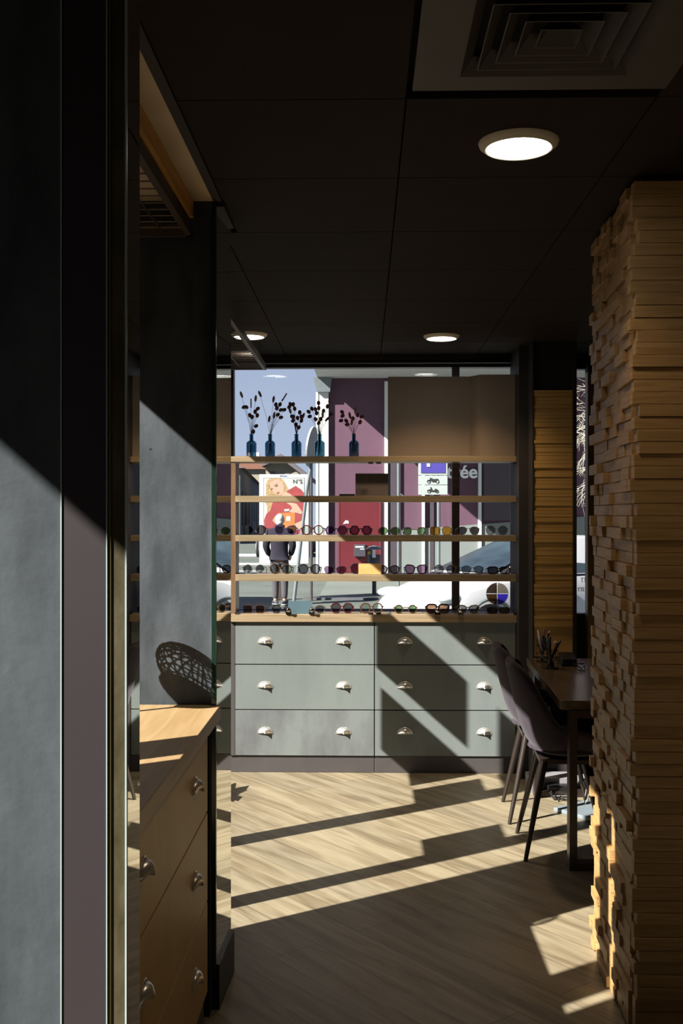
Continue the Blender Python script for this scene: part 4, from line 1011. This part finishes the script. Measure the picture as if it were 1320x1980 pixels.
# ------------------------------------------------------------------ cars
def car(label, loc, rz, paint, plate_txt=None, side_txt=False, scale=1):
    t = thing('car', label, 'car', loc, rz); t.scale = (scale,) * 3
    st = [(0, .50, .56, .34), (.06, .62, .64, .24), (.22, .74, .73, .20), (.55, .81, .84, .18), (.95, .845, .93, .18), (1.4, .855, .97, .18), (2.4, .86, .99, .18), (3.4, .85, 1.0, .18), (3.85, .81, .98, .20), (4.05, .74, .93, .26), (4.12, .66, .80, .36)]
    m_ = MB(); K = 0
    for (x, w_, zt_, zb_) in st:
        half = [(0, zt_ + .015), (w_ * .45, zt_ + .01), (w_ * .78, zt_ - .02), (w_ * .93, zt_ - .07), (w_ * .985, zt_ - .17), (w_, (zt_ + zb_) / 2), (w_ * .985, zb_ + .1), (w_ * .93, zb_), (0, zb_)]
        ring = half + [(-a, b) for a, b in half[-2:0:-1]]; K = len(ring)
        m_.v += [(x, a, b) for a, b in ring]
    for i in range(len(st) - 1):
        for k in range(K): k2 = (k + 1) % K; m_.f.append((i * K + k, i * K + k2, (i + 1) * K + k2, (i + 1) * K + k))
    m_.f.append(tuple(range(K))); m_.f.append(tuple((len(st) - 1) * K + k for k in range(K)))
    m_.build('car_body', paint, t, smooth=True)
    base = [(.98, .70), (1.55, .79), (2.5, .80), (3.6, .78), (4.02, .68)]
    rf = [(2.02, .52, 1.37), (2.25, .57, 1.42), (2.8, .59, 1.435), (3.35, .57, 1.41), (3.62, .52, 1.36)]
    g = MB(); n5 = 5
    for (xb_, wb_), (xr, wr, zr) in zip(base, rf):
        g.v += [(xb_, -wb_, .95), (xr, -wr - .035, zr - .05), (xr, -wr, zr), (xr, wr, zr), (xr, wr + .035, zr - .05), (xb_, wb_, .95)]
    for i in range(n5 - 1):
        for k in range(5): g.f.append((i * 6 + k, i * 6 + k + 1, (i + 1) * 6 + k + 1, (i + 1) * 6 + k))
    g.f.append(tuple(range(6))); g.f.append(tuple(24 + k for k in range(6)))
    g.build('roof_pillars', paint, t, smooth=True)
    gv = g.v
    def L3(a, b, t_): return tuple(a[i] + (b[i] - a[i]) * t_ for i in range(3))
    def pane(name, P, off):
        q = MB(); P = [Vector(p) + Vector(off) for p in P]; cc = sum(P, Vector()) / len(P)
        P2 = [p + Vector(off) * .3 for p in P]
        n = len(P); q.v = [tuple(p) for p in P] + [tuple(p) for p in P2]
        q.f = [tuple(range(n)), tuple(range(n, 2 * n))[::-1]] + [(k, (k + 1) % n, n + (k + 1) % n, n + k) for k in range(n)]
        q.build(name, M['carglass'], t)
    a, b, c_, d = gv[0], gv[5], gv[3], gv[2]
    wsb = [L3(gv[0], gv[2], .06), L3(gv[5], gv[3], .06), L3(gv[5], gv[3], .95), L3(gv[0], gv[2], .95)]
    wsb = [(p[0] - .01, p[1] * .90, p[2]) for p in wsb]
    pane('windscreen', wsb, (-.012, 0, .012))
    rwb = [L3(gv[24], gv[26], .1), L3(gv[29], gv[27], .1), L3(gv[29], gv[27], .9), L3(gv[24], gv[26], .9)]
    pane('rear_window', [(p[0], p[1] * .88, p[2]) for p in rwb], (.012, 0, .008))
    for s in (-1, 1):
        def sp_(x, z):                     # a point on the side glass
            f_ = (z - .95) / .42; w0 = .80 - .225 * f_ * 1.0; return (x, s * (w0 + .0), z)
        pane('side_window', [sp_(1.50, .985), sp_(2.52, .985), sp_(2.52, 1.345), sp_(2.22, 1.33)], (0, s * .012, 0))
        pane('side_window', [sp_(2.60, .985), sp_(3.55, .985), sp_(3.38, 1.32), sp_(2.60, 1.345)], (0, s * .012, 0))
        for xw in (.78, 3.35):
            wh = MB().lathe([(.20, -.10), (.30, -.095), (.315, -.05), (.315, .05), (.30, .095), (.20, .10)], c=(xw, s * .77, .315), n=28, axis='y').build('wheel', M['rubber'], t, smooth=True)
            MB().lathe([(.19, -.015), (.19, .015), (.03, .03), (.02, .03)], c=(xw, s * .77 + s * .09, .315), n=20, axis='y').build('hubcap', M['steel'], wh, smooth=True)
            MB().tube([(xw + .37 * math.cos(math.pi * k / 14), s * .852, .315 + .37 * math.sin(math.pi * k / 14)) for k in range(15)], .022, 6).build('wheel_arch', M['bumper'], t, smooth=True)
        hl = MB().ell((.30, s * .66, .70), (.20, .09, .07), 12, 8); hl.build('headlight', plain('lamp_glass', (.6, .65, .66), .1), t, smooth=True)
        MB().ell((1.62, s * .93, 1.03), (.09, .08, .07), 12, 8).build('wing_mirror', paint, t, smooth=True)
        MB().ell((4.06, s * .62, .80), (.05, .12, .10), 10, 8).build('tail_light', M['red'], t, smooth=True)
    MB().box(-.03, .02, -.55, .55, .33, .50).build('bumper_grille', M['bumper'], t, bev=.02)
    if plate_txt is not None: MB().box(-.045, -.03, -.26, .26, .42, .53).build('number_plate', M['white'], t)
    MB().box(1.495, 1.505, -.868, -.855, .30, .93).box(2.555, 2.565, -.872, -.86, .30, .95).build('door_gap', M['ink'], t)
    if side_txt:
        text_mesh('side_lettering', 'TTIEN', .085, M['ink'], t, (2.34, -.868, .87), (math.pi / 2, 0, 0), .003)
        text_mesh('side_lettering', 'TTE DE TE', .075, M['ink'], t, (2.34, -.868, .75), (math.pi / 2, 0, 0), .003)
    return t
car('white car with grey bumper parked in the street in front of the shop window', (.43, 13.2, G), math.radians(32), M['carwhite'], '', True)
car('dark parked car half hidden behind the left edge of the advertising panel', (-3.42, 41, G), math.radians(90), M['cardark'])
car('grey parked car in the gap between the advertising panel and the white pilaster', (-1.5, 44, G), math.radians(90), M['cargrey'])

# ------------------------------------------------------------------ houses and trees beyond
h1 = thing('terraced_house', 'dark grey row of houses along the street at far left', 'house', (-12, 80, G))
hp = [(-7.1, 60), (-10.0, 100), (-25, 100), (-25, 60)]
quadprism(MB(), hp, G, 4.17).build('wall', M['housegrey'], h1, world=True)
MB().hexa([(-6.8, 59.7, 4.17), (-9.7, 100.3, 4.17), (-25, 100.3, 4.17), (-25, 59.7, 4.17), (-9.4, 60, 4.9), (-12, 99, 5.2), (-22, 99, 5.2), (-22, 60, 4.9)]).build('roof', M['slate'], h1, world=True)
for k in range(7):
    f_ = (k + .5) / 7; x = -7.1 - 2.9 * f_; y = 60 + 40 * f_
    w_ = MB(); quadprism(w_, [(x + .10, y - .8), (x - .02, y + .8), (x - .2, y + .8), (x - .2, y - .8)], .0 if k % 2 else .9, 2.9).build('window', M['slate'] if k % 2 else M['ink'], h1, world=True)
h2 = thing('gabled_house', 'cream gabled house above the advertising panel', 'house', (-5, 70, G))
MB().prism([(-6.2, G), (-3.75, G), (-3.75, 3.9), (-5.15, 5.0), (-6.2, 4.6)], 'y', 66, 76).build('wall', M['cream_house'], h2, world=True)
MB().prism([(-5.2, 5.0), (-3.4, 3.6), (-3.4, 3.9), (-5.2, 5.3)], 'y', 65.4, 76.2).prism([(-5.2, 5.0), (-6.4, 4.5), (-6.4, 4.8), (-5.2, 5.3)], 'y', 65.4, 76.2).build('roof', M['slate'], h2, world=True)
MB().box(-5.95, -5.6, 65.9, 65.98, 3.2, 4.2).box(-5.0, -4.7, 65.9, 65.98, 3.3, 4.1).build('window', M['slate'], h2, world=True)
h3 = thing('tiled_house', 'house with a terracotta roof between the dark row and the gabled house', 'house', (-12, 108, G))
MB().box(-14, -9.6, 105, 112, G, 6.0).build('wall', M['cream_house'], h3, world=True)
MB().prism([(-14.3, 6.0), (-9.2, 6.0), (-10.6, 7.3), (-13, 7.3)], 'y', 104.6, 112.2).build('roof', M['terracotta'], h3, world=True)
MB().box(-11.2, -10.6, 105.5, 106.5, 6.6, 7.7).build('chimney', M['white'], h3, world=True)

def bare_tree(x, y, label, seed):
    rnd = random.Random(seed); t = thing('bare_tree', label, 'tree', (x, y, G)); m_ = MB()
    def grow(p, d, l, r, n):
        pts = [p]; q = p; dd = d.copy()
        for k in range(4):
            dd = (dd + Vector((rnd.uniform(-.25, .25), rnd.uniform(-.25, .25), rnd.uniform(-.22, .10)))).normalized(); q = q + dd * l / 4; pts.append(q)
        m_.tube(pts, [r, r * .9, r * .8, r * .7, r * .6], 5)
        if n:
            for k in range(4 if n > 1 else 3):
                b = pts[rnd.choice((2, 3, 4))]; nd = (dd + Vector((rnd.uniform(-1, 1), rnd.uniform(-1, 1), rnd.uniform(-.8, .6)))).normalized()
                grow(b, nd, l * .66, r * .5, n - 1)
    MB().tube([(0, 0, 0), (.05, 0, 1.6), (0, .05, 2.7)], [.14, .11, .10], 10).build('trunk', M['branch'], t, smooth=True)
    for k in range(9):
        a = 2 * math.pi * k / 9 + rnd.uniform(-.3, .3); grow(Vector((0, .05, 2.6)), Vector((math.cos(a), math.sin(a), .35 + rnd.uniform(-.2, .5))).normalized(), 1.15, .030, 4)
    m_.build('branches', M['branch'], t)
bare_tree(5.6, 19.5, 'bare pale-branched tree seen through the narrow right-hand window', 4)
